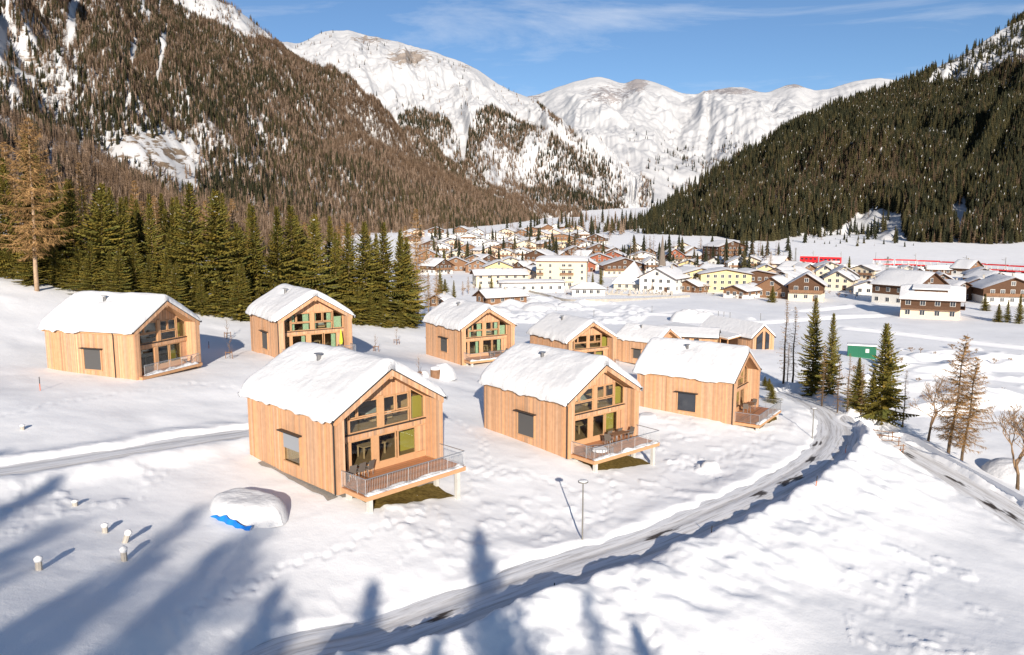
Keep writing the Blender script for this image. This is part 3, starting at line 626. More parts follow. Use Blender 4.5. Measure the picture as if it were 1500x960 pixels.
LODGES = [
 lodge(0, 'nearest larch lodge with half-lowered side blind and open railed deck', T=.74, blind=.55, zbot=-.46),
 lodge(1, 'larch lodge in the middle with snowy railed deck, beside the road lamp', T=.74, blind=1.0, zbot=-.38, seed=1),
 lodge(2, 'larch lodge seen from its side, closest to the road bend', T=.74, blind=-1, zbot=-.4, seed=2),
 lodge(3, 'leftmost larch lodge standing below the forest with dark closed side blind', T=.74, deck=.35, seed=3),
 lodge(4, 'larch lodge with green curtains standing in front of the spruces', T=.68, deck=1.6, curtain='green', seed=4, zbot=-.7),
 lodge(5, 'larch lodge with pale curtains and small deck, right of the forest edge', T=.68, deck=1.6, curtain='green', seed=5, zbot=-.9),
 lodge(6, 'larch lodge half hidden behind the middle lodge roof', T=.5, deck=1.2, seed=6, zbot=-.6),
 lodge(7, 'small larch lodge with dark side window between two bigger lodge roofs', T=.5, deck=.35, seed=7, zbot=-.7)]
# reception building: low wing, covered walk and gabled hall
def reception():
    p0 = atz(1052, 512, -22.2); ry = R_(35)
    A = hit(1118, 512); root = thing('reception_building', 'low larch reception building with tall gable windows and covered walk', 'building', tuple(A), R_(24)); r = random.Random(5)
    Wd, L, E, Rr = 5.0, 15, 2.3, 4.3
    rz = lambda x: Rr-(Rr-E)/(Wd/2)*abs(x)
    mb = MB(); mb.prism([(-2.4, -.6), (2.4, -.6), (2.4, rz(2.4)-.2), (0, Rr-.2), (-2.4, rz(2.4)-.2)], 'y', .05, L); w = mb.obj('hall', M['core'], root)
    cb = MB(); boards(cb, 'y', .045, .03, -2.5, 2.5, -.6, lambda x: rz(x)-.1, out=-1, r=r); boards(cb, 'x', -2.405, .03, .05, L, -.6, E-.1, out=-1, r=r); cb.obj('cladding', M['wood'], w, kind='stuff')
    for poly in ([(-1.7, 0), (-.3, 0), (-.3, 3.3), (-1.7, 2.2)], [(.35, 0), (1.25, 0), (1.25, 2.6), (.35, 3.3)]):
        f = MB(); f.prism(poly, 'y', -.08, .0); fo = f.obj('window', M['dark'], root); c = [(sum(p[0] for p in poly)/4), (sum(p[1] for p in poly)/4)]
        for k in range(2):
            t0, t1 = k*.5+.04, k*.5+.46; P = lambda s_, t_: (poly[0][0]+(poly[1][0]-poly[0][0])*s_, (poly[0][1]*(1-t_)+poly[3][1]*t_)*(1-s_)+(poly[1][1]*(1-t_)+poly[2][1]*t_)*s_)
            g = MB(); g.prism([P(.08, t0), P(.92, t0), P(.92, t1), P(.08, t1)], 'y', -.10, -.081); g.obj('pane', M['glassdark'], fo)
    rf = MB()
    for sd in (-1, 1): rf.prism([(0, Rr), (sd*2.8, rz(2.8)), (sd*2.8, rz(2.8)-.12), (0, Rr-.12)][::sd], 'y', -.15, L+.2)
    ro = rf.obj('roof', M['dark'], root); sn = MB()
    for sd in (-1, 1): sn.prism([(0, Rr+.45), (sd*2.5, rz(2.5)+.42), (sd*2.78, rz(2.78)+.2), (sd*2.78, rz(2.78)+.01), (0, Rr+.01)][::sd], 'y', .0, L+.1)
    sn.obj('roof_snow', M['roofsnow'], root)
    # covered walk leading left along the hall
    wk = MB(); wk.prism([(-2.6, 2.25), (-5.6, 1.75), (-5.6, 1.6), (-2.6, 2.1)], 'y', 3.0, L+8); wk.obj('walk_roof', M['frame'], root)
    ws = MB(); ws.prism([(-2.62, 2.5), (-5.5, 2.05), (-5.7, 1.9), (-5.6, 1.76), (-2.62, 2.26)], 'y', 3.0, L+8); ws.obj('walk_snow', M['roofsnow'], root)
    for k in range(9): q = MB(); q.box((-5.5, 3.2+k*2.1, -.8), (-5.35, 3.35+k*2.1, 1.62)); q.obj('post', M['frame'], root)
    bw = MB(); bw.box((-3.2, 3.2, -.8), (-3.1, L+8, 2.1)); bw.obj('walk_wall', M['brown'], root)
    return root
reception()
def annex():
    A = hit(1010, 512); root = thing('low_annex', 'low larch annex with broad snow roof between lodges and reception', 'building', (A[0], A[1]+2, A[2]), R_(-18)); r = random.Random(6)
    mb = MB(); mb.box((-5.5, 0, -.8), (5.2, 6, 2.0)); w = mb.obj('wall', M['core'], root); cb = MB(); boards(cb, 'y', -.005, .03, -5.5, 5.2, -.8, 1.95, out=-1, r=r, bw=.3); cb.obj('cladding', M['wood'], w, kind='stuff')
    for x in (-3.2, -.5, 1.2):
        f = MB(); f.box((x, -.06, .2), (x+.9, -.035, 1.7)); f.obj('window', M['glassdark'], root)
    rf = MB(); rf.prism([(-.7, 1.95), (3, 3.0), (6.6, 2.0), (6.6, 2.12), (3, 3.12), (-.7, 2.08)][::-1], 'x', -6, 5.6); rf.obj('roof', M['dark'], root)
    sn = MB(); sn.prism([(-.66, 2.1), (3, 3.13), (6.5, 2.13), (6.4, 2.5), (3.4, 3.5), (2.6, 3.5), (-.5, 2.5)][::-1], 'x', -5.9, 5.5); sn.obj('roof_snow', M['roofsnow'], root)
annex()
# ------------------------------------------------------------------ trees: prototypes
def spruce_mesh(seed, H, Rb, z0=.05, dens=1.0, snow=.05, shape=.85):
    r = random.Random(seed); cr = MB(); tk = MB(); n = 8; bend = r.uniform(-.3, .3)
    tk.tube([(bend*(k/n)**2, 0, H*k/n) for k in range(n+1)], [H*.0125*(1-k/n)+.015 for k in range(n+1)], 7)
    z = H*z0
    while z < H*.995:
        t = z/H; R = Rb*((1-t)**shape)*(.55+.45*min(1, (t-z0+.03)/.14))+.12; nb = max(4, int((6.5-2.5*t)*dens)); base = r.uniform(0, 6.28)
        for k in range(nb):
            az = base+6.283*k/nb+r.uniform(-.35, .35); l = R*r.uniform(.55, 1.15)*(.74+.9*abs(float(vn(np.array([math.cos(az)*1.3+seed]), np.array([math.sin(az)*1.3+t*5]), seed)[0])+.18)); el = -.42+.95*t+r.uniform(-.16, .16)
            d = Vector((math.cos(az), math.sin(az), 0)); sdv = Vector((-d.y, d.x, 0)); p = Vector((bend*t*t, 0, z)); ns = max(3, int(l/.42)); sl = l/ns
            col = r.gauss(1, .22); warm = r.gauss(0, .08); tin = (col*(1+warm)*1.02, col, col*(1-warm))
            for q in range(ns):
                s = q/ns; dirv = (d*math.cos(el+s*.42)+Vector((0, 0, math.sin(el+s*.42)))).normalized(); p2 = p+dirv*sl
                for sd in (-1, 1):
                    tl = (.34*l*(1-s*.75)+.16)*r.uniform(.6, 1.15); w = .13+.05*r.random(); td = (dirv*.62+sdv*sd*.8+Vector((0, 0, -.34-.2*r.random()))).normalized()
                    a = p; b = p+td*tl; o = Vector((0, 0, -1)).cross(td).normalized()*w+Vector((0, 0, -w*1.1))
                    cr.add([a, a+td*tl*.5+o*.9, b, a+td*tl*.55-o*.55], [(0, 1, 2, 3)], tin)
                o = Vector((0, 0, -.16)); cr.add([p, p2, p2+o*.7+sdv*.05, p+o*1.5-sdv*.05], [(0, 1, 2, 3)], tin)
                if r.random() < snow and s > .2:
                    w = r.uniform(.06, .17); up = Vector((0, 0, .05)); cr.add([p+up-sdv*w, p+up+sdv*w, p2+up+sdv*w*.6, p2+up-sdv*w*.6], [(0, 1, 2, 3)], None, 1)
                p = p2
            tip = dirv*.3; cr.add([p, p+tip*.6+sdv*.08, p+tip, p+tip*.6-sdv*.08+Vector((0, 0, -.08))], [(0, 1, 2, 3)], tin)
        z += H*(.0195+.006*r.random())*(1.15-.45*t)
    return tk.mesh('trunk', M['bark'], True), cr.mesh('crown', [M['needle'], M['roofsnow']])
def larch_mesh(seed, H, Rb, z0=.3, dens=1.0, tw=.02, bark='barkpale', lean=0, ntw=1.0):
    r = random.Random(seed); cr = MB(); tk = MB(); n = 8
    tk.tube([(lean*(k/n), .1*math.sin(k*1.3), H*k/n) for k in range(n+1)], [H*.0125*(1-k/n)**.9+.015 for k in range(n+1)], 7)
    z = H*z0
    while z < H*.99:
        t = z/H; R = Rb*(1-t)**.8*(.45+.55*min(1, (t-z0+.03)/.2))+.15; nb = max(2, int(r.uniform(3, 5.5)*dens)); base = r.uniform(0, 6.28)
        for k in range(nb):
            az = base+6.283*k/nb+r.uniform(-.6, .6); l = R*r.uniform(.5, 1.15); el = -.30+.9*t+r.uniform(-.25, .25)
            d = Vector((math.cos(az), math.sin(az), 0)); sdv = Vector((-d.y, d.x, 0)); p = Vector((lean*t, .1*math.sin(t*8*1.3), z)); ns = max(3, int(l/.5)); sl = l/ns; pts = [p]
            col = r.gauss(1, .2); tin = (col, col*.97, col*.92)
            for q in range(ns):
                s = q/ns; e2 = el-.25+s*.55; dirv = (d*math.cos(e2)+Vector((0, 0, math.sin(e2)))).normalized(); p = p+dirv*sl+sdv*r.uniform(-.08, .08); pts.append(p)
                for m_ in range(int(r.uniform(3, 6.5)*ntw)):
                    td = (dirv*r.uniform(.2, .8)+sdv*r.choice((-1, 1))*r.uniform(.3, 1)+Vector((0, 0, r.uniform(-.9, .1)))).normalized(); tl = (.28*l*(1-s*.6)+.25)*r.uniform(.4, 1.1); w = Vector((r.uniform(-1, 1), r.uniform(-1, 1), .4)).normalized()*tw*r.uniform(.7, 1.6)
                    a = p-dirv*sl*r.random(); cr.add([a-w, a+w, a+td*tl], [(0, 1, 2)], tin)
                    if r.random() < .5:
                        c = a+td*tl*.5; td2 = (td+sdv*r.uniform(-1, 1)+Vector((0, 0, -.4))).normalized(); cr.add([c-w*.8, c+w*.8, c+td2*tl*.55], [(0, 1, 2)], tin)
            cr.tube(pts, [max(.012, .02+.016*l*(1-j/len(pts)))*.6 for j in range(len(pts))], 3, False, tin)
        z += H*(.026+.02*r.random())*(1.1-.4*t)
    return tk.mesh('trunk', M[bark], True), cr.mesh('crown', [M['larch']])
def bare_mesh(seed, H, spread=.55, depth=6, trunk=.3):
    r = random.Random(seed); tk = MB(); cr = MB()
    def grow(p, d, l, rad, lev):
        n = 3; pts = [p]; q = Vector(p)
        for k in range(n):
            d = (d+Vector((r.uniform(-.18, .18), r.uniform(-.18, .18), r.uniform(-.02, .16)))).normalized(); q = q+d*l/n; pts.append(Vector(q))
        mb = tk if lev == 0 else cr
        mb.tube(pts, [rad*(1-.35*k/n) for k in range(n+1)], 7 if lev == 0 else (4 if lev < 3 else 3), lev == 0)
        if lev >= depth: return
        nb = r.choice((2, 3, 3)) if lev < 4 else r.choice((2, 3))
        for k in range(nb):
            ax = Vector((r.uniform(-1, 1), r.uniform(-1, 1), r.uniform(-.3, .4))).normalized(); nd = (d*.85+ax*spread*r.uniform(.7, 1.4)).normalized()
            st = pts[-1] if k < 2 else pts[2]; grow(st, nd, l*r.uniform(.62, .86), max(.02, rad*r.uniform(.55, .72)), lev+1)
    grow(Vector((0, 0, -.2)), Vector((r.uniform(-.1, .1), 0, 1)).normalized(), H*trunk, H*.018, 0)
    return tk.mesh('trunk', M['barkdark'], True), cr.mesh('crown', [M['twig']])
def far_conifer(seed, H, Rb, needle, tiers=7, ragged=.35, snow=.004, zs=.06):
    r = random.Random(seed); mb = MB(); mb.tube([(0, 0, -.8), (0, 0, H*.9)], [H*.014, .03], 4, False, None, 2)
    for t_ in range(tiers):
        t = t_/tiers; zt = H*(zs+(1-zs)*min(1, (t+1.55/tiers))); zb = H*(zs+(1-zs)*t)-.2; R = Rb*(1-t)**.9+.15; n = r.choice((7, 8, 9)); off = r.random()*6
        top = Vector((0, 0, zt)); ring = []
        for k in range(2*n):
            w = off+3.1416*k/n; q = R*(r.uniform(1-ragged, 1.15) if k % 2 == 0 else r.uniform(.38, .62)); ring.append(Vector((q*math.cos(w), q*math.sin(w), zb+(0 if k % 2 == 0 else (zt-zb)*.22)+r.uniform(-.25, .25)-(.25*R if k % 2 == 0 else 0)*.4)))
        for k in range(2*n):
            c = r.gauss(1, .2); mb.add([top, ring[k], ring[(k+1) % (2*n)]], [(0, 1, 2)], (c, c, c), 1 if r.random() < snow else 0)
    return mb.mesh('conifer', [needle, M['roofsnow'], M['bark']])
def far_larch(seed, H, Rb, m):
    r = random.Random(seed); mb = MB(); mb.tube([(0, 0, -.8), (0, 0, H)], [H*.014, .02], 4, False, None, 1)
    for k in range(90):
        t = .15+.85*r.random()**.9; R = Rb*(1-t)**.8+.2; w = r.uniform(0, 6.28); a = Vector((0, 0, H*t)); l = R*r.uniform(.6, 1.1); d = Vector((math.cos(w), math.sin(w), r.uniform(-.35, .25)))
        s = Vector((-d.y, d.x, r.uniform(-.5, .5)))*l*r.uniform(.10, .2); c = r.gauss(1, .18); mb.add([a, a+d*l*.7+s, a+d*l, a+d*l*.6-s], [(0, 1, 2, 3)], (c, c, c), 0)
    return mb.mesh('larch', [m, M['bark']])
def put_tree(name, meshes, label, cat, loc, rz, sc, group=None, tilt=0):
    o = thing(name, label, cat, loc, rz, group); o.scale = (sc, sc, sc) if not hasattr(sc, '__len__') else sc; o.rotation_euler = (0, tilt, rz)
    link('trunk', meshes[0], o); link('crown', meshes[1], o); return o
SP = [spruce_mesh(11, 18, 4.3, dens=1.25), spruce_mesh(12, 19, 4.0, dens=1.25), spruce_mesh(13, 17, 4.6, dens=1.25, snow=.07), spruce_mesh(14, 20, 4.4, dens=1.25), spruce_mesh(15, 16, 4.2, dens=1.25, snow=.06)]
LA = [larch_mesh(21, 20, 7.0, .24, 1.7, .032, ntw=2.2), larch_mesh(22, 19, 4.2, .22, 1.4, .028, ntw=1.7)]
tr = random.Random(3)
# forest edge behind the lodges: front row measured in the photograph (u of the trunk, v of the top)
EDGE = [(-35,262),(18,235),(60,300),(112,262),(150,268),(182,285),(226,287),(252,330),(283,270),(318,282),(352,320),(378,296),(408,300),(430,297),(462,305),(490,335),(512,325),(536,320),(562,322),(585,335),(598,348)]
def forest_spot(u, f):
    """ground point on the forest edge below photo column u, f metres further back"""
    v = np.interp(u, [-200, 0, 150, 330, 450, 600], [402, 412, 440, 470, 479, 482]); d = np.interp(u, [-200, 0, 150, 330, 450, 600], [97, 96, 97, 101, 109, 122])+f
    x = (u-750)/F*d; x = aty(u, 400, d)[0]; return x, d
names = ['first', 'second', 'third', 'fourth', 'fifth', 'sixth', 'seventh', 'eighth', 'ninth', 'tenth', 'eleventh', 'twelfth', 'thirteenth', 'fourteenth', 'fifteenth', 'sixteenth', 'seventeenth', 'eighteenth', 'nineteenth', 'twentieth', 'twenty-first']
for k, (u, v) in enumerate(EDGE):
    x, y = forest_spot(u, 2+3.5*tr.random()); z = gz(x, y); top = aty(u, v, y)[2]; h = max(9, top-z); j = k % 5; base = (18, 19, 17, 20, 16)[j]
    o = put_tree('spruce_tree', SP[j], 'green spruce at the forest edge, %s along the front row from the left' % names[k], 'spruce', (x, y, z-.2), tr.uniform(0, 6.28), (h/base*tr.uniform(.9, 1.5), h/base*tr.uniform(.9, 1.5), h/base*tr.uniform(.94, 1.04)), 'spruces of the forest edge', tilt=tr.uniform(-.035, .035))
def bigger_front():
    x, y = forest_spot(52, -3); z = gz(x, y); h = aty(85, 165, y)[2]-z
    put_tree('larch_tree', LA[0], 'tall bare brown larch in front of the left forest edge', 'larch', (x, y, z-.2), 1.0, h/20, tilt=.03)
bigger_front()
for u, f, vt, lab in [(-25,0,190,'broad bare brown larch cut by the left picture edge'),(22,8,205,'brown larch just left of the tall front larch'),(128,10,235,'brown larch right of the tall front larch behind the spruces'),(205,12,262,'brown larch rising between spruces above the leftmost lodge'),(345,12,288,'brown larch rising between spruces left of the green-curtain lodge')]:
    x, y = forest_spot(u, f); z = gz(x, y); h = aty(u, vt, y)[2]-z; put_tree('larch_tree', LA[0 if f == 0 else 1], lab, 'larch', (x, y, z-.2), u*.1, h/(20 if f == 0 else 19))
for k in range(34):                                           # low young spruces along the edge
    u = -60+k*20+tr.uniform(-8, 8)
    x, y = forest_spot(u, tr.uniform(-1, 2)); h = tr.uniform(4, 8.5)
    put_tree('young_spruce', SP[tr.randrange(5)], 'low young spruce filling the foot of the left forest edge', 'spruce', (x, y, gz(x, y)-.2), tr.uniform(0, 6.28), (h/18*1.5, h/18*1.5, h/18), 'young spruces along the forest foot')
for k in range(84):                                           # second and third rows
    u = tr.uniform(-140, 592); f = tr.uniform(8, 34); x, y = forest_spot(u, f); vt = np.interp(u, [-140, 40, 120, 300, 600], [200, 215, 265, 295, 345])+tr.uniform(-12, 30); z = gz(x, y); h = np.clip(aty(u, vt, y)[2]-z, 9, 24)
    if u > 520 and f > 20: continue
    if tr.random() < .72: put_tree('spruce_tree', SP[tr.randrange(5)], 'spruce standing deeper in the left forest behind its front row', 'spruce', (x, y, z-.2), tr.uniform(0, 6.28), h/18, 'inner trees of the left forest')
    else: put_tree('larch_tree', LA[1], 'brown larch standing deeper in the left forest between spruces', 'larch', (x, y, z-.2), tr.uniform(0, 6.28), h/19, 'inner larches of the left forest')
for k, (u, v, vt, lab) in enumerate([(612,470,305,'reddish bare larch at the right end of the forest edge'),(628,462,400,'bare brown larch beside the village side of the forest'),(596,455,330,'thin brown larch behind the last forest spruces'),(640,455,392,'slim larch between forest and village barn')]):
    p = hit(u, v); h = aty(u, vt, p[1])[2]-p[2]; put_tree('larch_tree', LA[1], lab, 'larch', tuple(p), k*1.3, h/19)
# trees by the road and the stream on the right
RT = [('spruce_tree', 'spruce', SP[3], 1188, 583, 432, 20, 'tall dark spruce on the left of the pair behind the road bend', .62), ('spruce_tree', 'spruce', SP[1], 1214, 592, 455, 19, 'slightly shorter spruce on the right of the pair behind the road bend', .62),
      ('spruce_tree', 'spruce', SP[4], 1291, 626, 470, 16, 'lone spruce with pale trunk right of the spruce pair', .75), ('spruce_tree', 'spruce', SP[2], 1253, 614, 520, 17, 'small dark spruce just left of the lone spruce', .8), ('spruce_tree', 'spruce', SP[0], 1275, 622, 540, 18, 'lowest spruce tucked against the lone spruce', 1.0)]
for nm, cat, me, u, v, vt, H0, lab, wd in RT:
    p = hit(u, v); h = aty(u, vt, p[1])[2]-p[2]; put_tree(nm, me, lab, cat, (p[0], p[1], p[2]-.3), tr.uniform(0, 6), (h/H0*wd*1.55, h/H0*wd*1.55, h/H0))
LAs = larch_mesh(31, 14, 2.0, .15, .9, .022, 'barkdark', ntw=.7); LAl = larch_mesh(32, 15, 4.8, .18, 1.2, .03, 'barkdark', 1.6, ntw=2.2)
for u, v, vt, lab, me, H0 in [(1147,570,435,'thin bare larch nearest the last lodge, left of two',LAs,14),(1160,572,447,'thin bare larch, right one of two behind the road end',LAs,14),(1153,566,500,'short dead larch stem between the two thin larches',LAs,14),
                       (1388,675,487,'leaning bare larch with wide lower branches beside the right road',LAl,15),(1226,607,525,'thin bare stem left of the small spruce',LAs,14),(1240,612,515,'thin bare stem among the roadside spruces',LAs,14),(1310,625,568,'short leaning bare stem right of the lone spruce',LAs,14),(1204,596,505,'bare stem under the right spruce of the pair',LAs,14),(1260,618,530,'bare stem just left of the lone spruce trunk',LAs,14),(1322,632,540,'thin bare larch right of the lone spruce',LAs,14),(1408,680,520,'shorter bare larch right of the leaning larch',LAl,15)]:
    p = hit(u, v); h = aty(u, vt, p[1])[2]-p[2]; put_tree('larch_tree', me, lab, 'larch', (p[0], p[1], p[2]-.2), .4 if me is LAl else tr.uniform(0, 6), h/H0)
BT = [bare_mesh(41, 11, .55, 7, .26), bare_mesh(42, 11, .6, 7, .24), bare_mesh(43, 9, .7, 6, .2)]
for u, v, vt, lab, me, H0 in [(1357,664,510,'bare broadleaf tree with forked trunk beside the right road',BT[0],11),(1489,727,520,'bare broadleaf tree at the right picture edge by the road',BT[1],11),(1178,432,400,'bare tree in front of the brown chalet',BT[2],9)]:
    p = hit(u, v); h = aty(u, vt, p[1])[2]-p[2]; put_tree('bare_tree', me, lab, 'tree', (p[0], p[1], p[2]-.1), tr.uniform(0, 6), h/H0*.85)
# trees behind the viewpoint whose shadows fall across the foreground
for k, (u, v, H, me, H0, lab) in enumerate([(700,772,19,SP[0],18,'spruce'),(548,842,17,SP[1],19,'spruce'),(395,740,24,LA[0],20,'larch'),(300,735,23,LA[1],19,'larch'),(235,800,20,SP[3],20,'spruce'),(95,700,21,SP[0],18,'spruce'),(20,650,22,LA[1],19,'larch'),(-60,700,20,SP[2],17,'spruce'),(850,885,17,LA[1],19,'larch'),(760,925,15,LA[0],20,'larch'),(430,880,18,LA[1],19,'larch'),(330,790,20,SP[1],19,'spruce'),(170,830,19,SP[2],17,'spruce'),(410,850,18,SP[0],18,'spruce'),(30,790,20,SP[3],20,'spruce'),(920,930,14,SP[2],17,'spruce'),(270,880,17,LA[0],20,'larch'),(140,740,22,LA[0],20,'larch'),(60,880,18,LA[0],20,'larch'),(640,880,16,SP[1],19,'spruce'),(500,900,15,LA[0],20,'larch')]):
    g = hit(u, v); t_ = H/math.tan(SUN_EL); x, y = g[0]-sx*t_, g[1]-sy*t_
    for _ in range(3): zz = float(zbase(x, y)); t_ = (H+zz-g[2])/math.tan(SUN_EL); x, y = g[0]-sx*t_, g[1]-sy*t_
    if y > -1: y = -1
    put_tree(lab+'_tree', me, 'tall %s standing behind the viewpoint' % lab, lab, (x, y, float(zbase(x, y))-.2), k*1.1, (H/H0*1.35, H/H0*1.35, H/H0), 'trees behind the viewpoint')
# ------------------------------------------------------------------ hillside forests
def fmat(name, c): return mat(name, c, .85, .05, tint='tint')
FM = dict(dk=fmat('dark spruce', (.024, .025, .014)), ol=fmat('olive spruce', (.045, .039, .018)), br=fmat('brown larch', (.25, .165, .10)), gr=fmat('grey brown larch', (.175, .125, .092)))
PROTO = [far_conifer(1, 15, 2.7, FM['dk']), far_conifer(2, 17, 2.6, FM['dk'], 8), far_conifer(3, 14, 2.6, FM['ol'], 7), far_conifer(4, 16, 2.9, FM['ol'], 8, snow=.008), far_larch(5, 15, 2.9, FM['br']), far_larch(6, 16, 3.0, FM['gr']), far_conifer(7, 13, 2.3, FM['gr'], 6, .45, 0)]
pcol = bpy.data.collections.new('tree_kinds')
for k, me in enumerate(PROTO): pcol.objects.link(bpy.data.objects.new('kind_%d' % k, me))
def scatter(key, n, mask, seed):
    X, Y, Z = SURF[key]; rg = np.random.default_rng(seed); h, w = X.shape
    ax = np.stack([np.diff(X, axis=1)[:-1], np.diff(Y, axis=1)[:-1], np.diff(Z, axis=1)[:-1]], -1); ay = np.stack([np.diff(X, axis=0)[:, :-1], np.diff(Y, axis=0)[:, :-1], np.diff(Z, axis=0)[:, :-1]], -1)
    A = np.linalg.norm(np.cross(ax, ay), axis=-1); U, V = proj(np.stack([X[:-1, :-1], Y[:-1, :-1], Z[:-1, :-1]], -1))
    A = A*((U > -160) & (U < 1660) & (V > -120)); c = np.cumsum(A.ravel()); idx = np.searchsorted(c, rg.random(n)*c[-1]); i, j = np.unravel_index(idx, A.shape)
    a, b = rg.random(n), rg.random(n)
    f = lambda Q: Q[i, j]*(1-a)*(1-b)+Q[i, j+1]*a*(1-b)+Q[i+1, j]*(1-a)*b+Q[i+1, j+1]*a*b
    P = np.stack([f(X), f(Y), f(Z)], -1); U, V = proj(P); keep = rg.random(n) < mask(U, V, P)
    return P[keep], U[keep], V[keep], c[-1]
def stuff_forest(label, P, kind, scale, rot):
    me = bpy.data.meshes.new('forest'); me.vertices.add(len(P)); me.vertices.foreach_set('co', P.ravel().astype(np.float32))
    for nm, ty, arr in (('kind', 'INT', kind), ('size', 'FLOAT', scale), ('turn', 'FLOAT', rot)):
        at = me.attributes.new(nm, ty, 'POINT'); at.data.foreach_set('value', np.asarray(arr, dtype=np.int32 if ty == 'INT' else np.float32))
    o = link('forest', me, kind='stuff'); o['label'] = label; o['category'] = 'forest'
    ng = bpy.data.node_groups.new('plant trees', 'GeometryNodeTree'); ng.interface.new_socket('Geometry', in_out='INPUT', socket_type='NodeSocketGeometry'); ng.interface.new_socket('Geometry', in_out='OUTPUT', socket_type='NodeSocketGeometry')
    N = ng.nodes.new; K = ng.links.new; gi = N('NodeGroupInput'); go = N('NodeGroupOutput'); ip = N('GeometryNodeInstanceOnPoints'); ci = N('GeometryNodeCollectionInfo')
    ci.inputs['Collection'].default_value = pcol; ci.inputs['Separate Children'].default_value = True; ci.inputs['Reset Children'].default_value = True
    def attr(nm, ty):
        q = N('GeometryNodeInputNamedAttribute'); q.data_type = ty; q.inputs['Name'].default_value = nm; return q
    ak, as_, at_ = attr('kind', 'INT'), attr('size', 'FLOAT'), attr('turn', 'FLOAT'); cx = N('ShaderNodeCombineXYZ'); ip.inputs['Pick Instance'].default_value = True
    K(gi.outputs[0], ip.inputs['Points']); K(ci.outputs[0], ip.inputs['Instance']); K(ak.outputs[0], ip.inputs['Instance Index']); K(at_.outputs[0], cx.inputs[2]); K(cx.outputs[0], ip.inputs['Rotation'])
    K(as_.outputs[0], ip.inputs['Scale']); K(ip.outputs[0], go.inputs[0]); md = o.modifiers.new('plant', 'NODES'); md.node_group = ng; return o
NZ = lambda U, V, s, sc: fbm(U/sc, V/sc, s, 4)
def m_left(U, V, P):
    tl = V > np.interp(U, [-200, 200, 246, 300, 350, 390, 440, 800], [-200, -60, 2, 30, 52, 62, 60, 60])
    d = np.where(tl, .95, .06)
    hole = .62*blob(U, V, (230,215), (120,45))+.45*blob(U, V, (200,225), (70,30))+.5*blob(U, V, (60,120), (70,110))+.55*blob(U, V, (270,260), (40,40))+.45*blob(U, V, (10,60), (60,70))+.25*blob(U, V, (400,190), (60,40))
    vert = fbm(U/14+V/90, V/70+U/140, 91, 4)                    # avalanche streaks down the slope
    d = d-hole*1.1-sstep(.22, .40, vert)*.75*sstep(420, 150, U)-sstep(.34, .5, vert)*.4
    vf = V > np.interp(U, [0, 550, 600, 700, 760, 830, 1000], [600, 600, 352, 338, 331, 330, 330])
    return np.clip(np.where(vf, 0, d), 0, 1)
def m_mid(U, V, P):
    a = inpoly(U, V, [(612,160),(655,175),(672,205),(676,238),(640,230),(600,205),(560,180)])
    b = inpoly(U, V, [(690,170),(722,156),(760,178),(800,190),(835,215),(880,235),(905,262),(850,262),(800,250),(770,245),(840,275),(900,292),(930,305),(905,330),(740,335),(690,300),(680,240)])
    c = inpoly(U, V, [(785,150),(830,185),(900,250),(955,290),(940,300),(890,250),(820,195)])
    n = NZ(U, V, 71, 30); st = fbm(U/9+V/40, V/50, 72, 3)
    d = np.where(a | b, .95, np.where(c, .45, np.where((V > 235), .30, .01)))
    return np.clip(d-sstep(.15, .4, n+st*.6)*.8, 0, 1)
def m_far(U, V, P):
    a = inpoly(U, V, [(945,235),(985,220),(1020,212),(1070,205),(1100,215),(1050,250),(1010,275),(975,285),(950,265)]); g = inpoly(U, V, [(975,238),(990,240),(985,262),(965,275),(958,268),(972,258)])
    return np.clip(np.where(a & ~g, .9, np.where((V > 190) & (U > 920), .10, 0))-sstep(0, .3, NZ(U, V, 83, 20))*.8, 0, 1)
CLEAR = [[(1352,128),(1380,90),(1440,55),(1540,12),(1540,88),(1475,98),(1440,116),(1395,126)],[(1332,196),(1365,192),(1410,196),(1400,206),(1345,205)],[(1225,338),(1258,316),(1290,306),(1318,316),(1325,350),(1350,390),(1150,392),(1160,352)],[(1395,300),(1415,292),(1420,330),(1400,345)],[(915,350),(960,330),(985,328),(930,362)]]
def m_right(U, V, P):
    foot = np.interp(U, [880, 905, 940, 1000, 1060, 1100, 1140, 1170, 1200, 1260, 1300, 1345, 1400, 1440, 1500, 1700], [352, 352, 357, 364, 357, 362, 357, 348, 350, 326, 345, 366, 362, 372, 355, 360])
    d = np.where(V < foot, .97, 0.0)
    for c in CLEAR: d = np.where(inpoly(U, V, c), .05, d)
    d = d-.75*blob(U, V, (1350,335), (28,16))
    return np.clip(d-sstep(.42, .6, NZ(U, V, 95, 40))*.6, 0, 1)
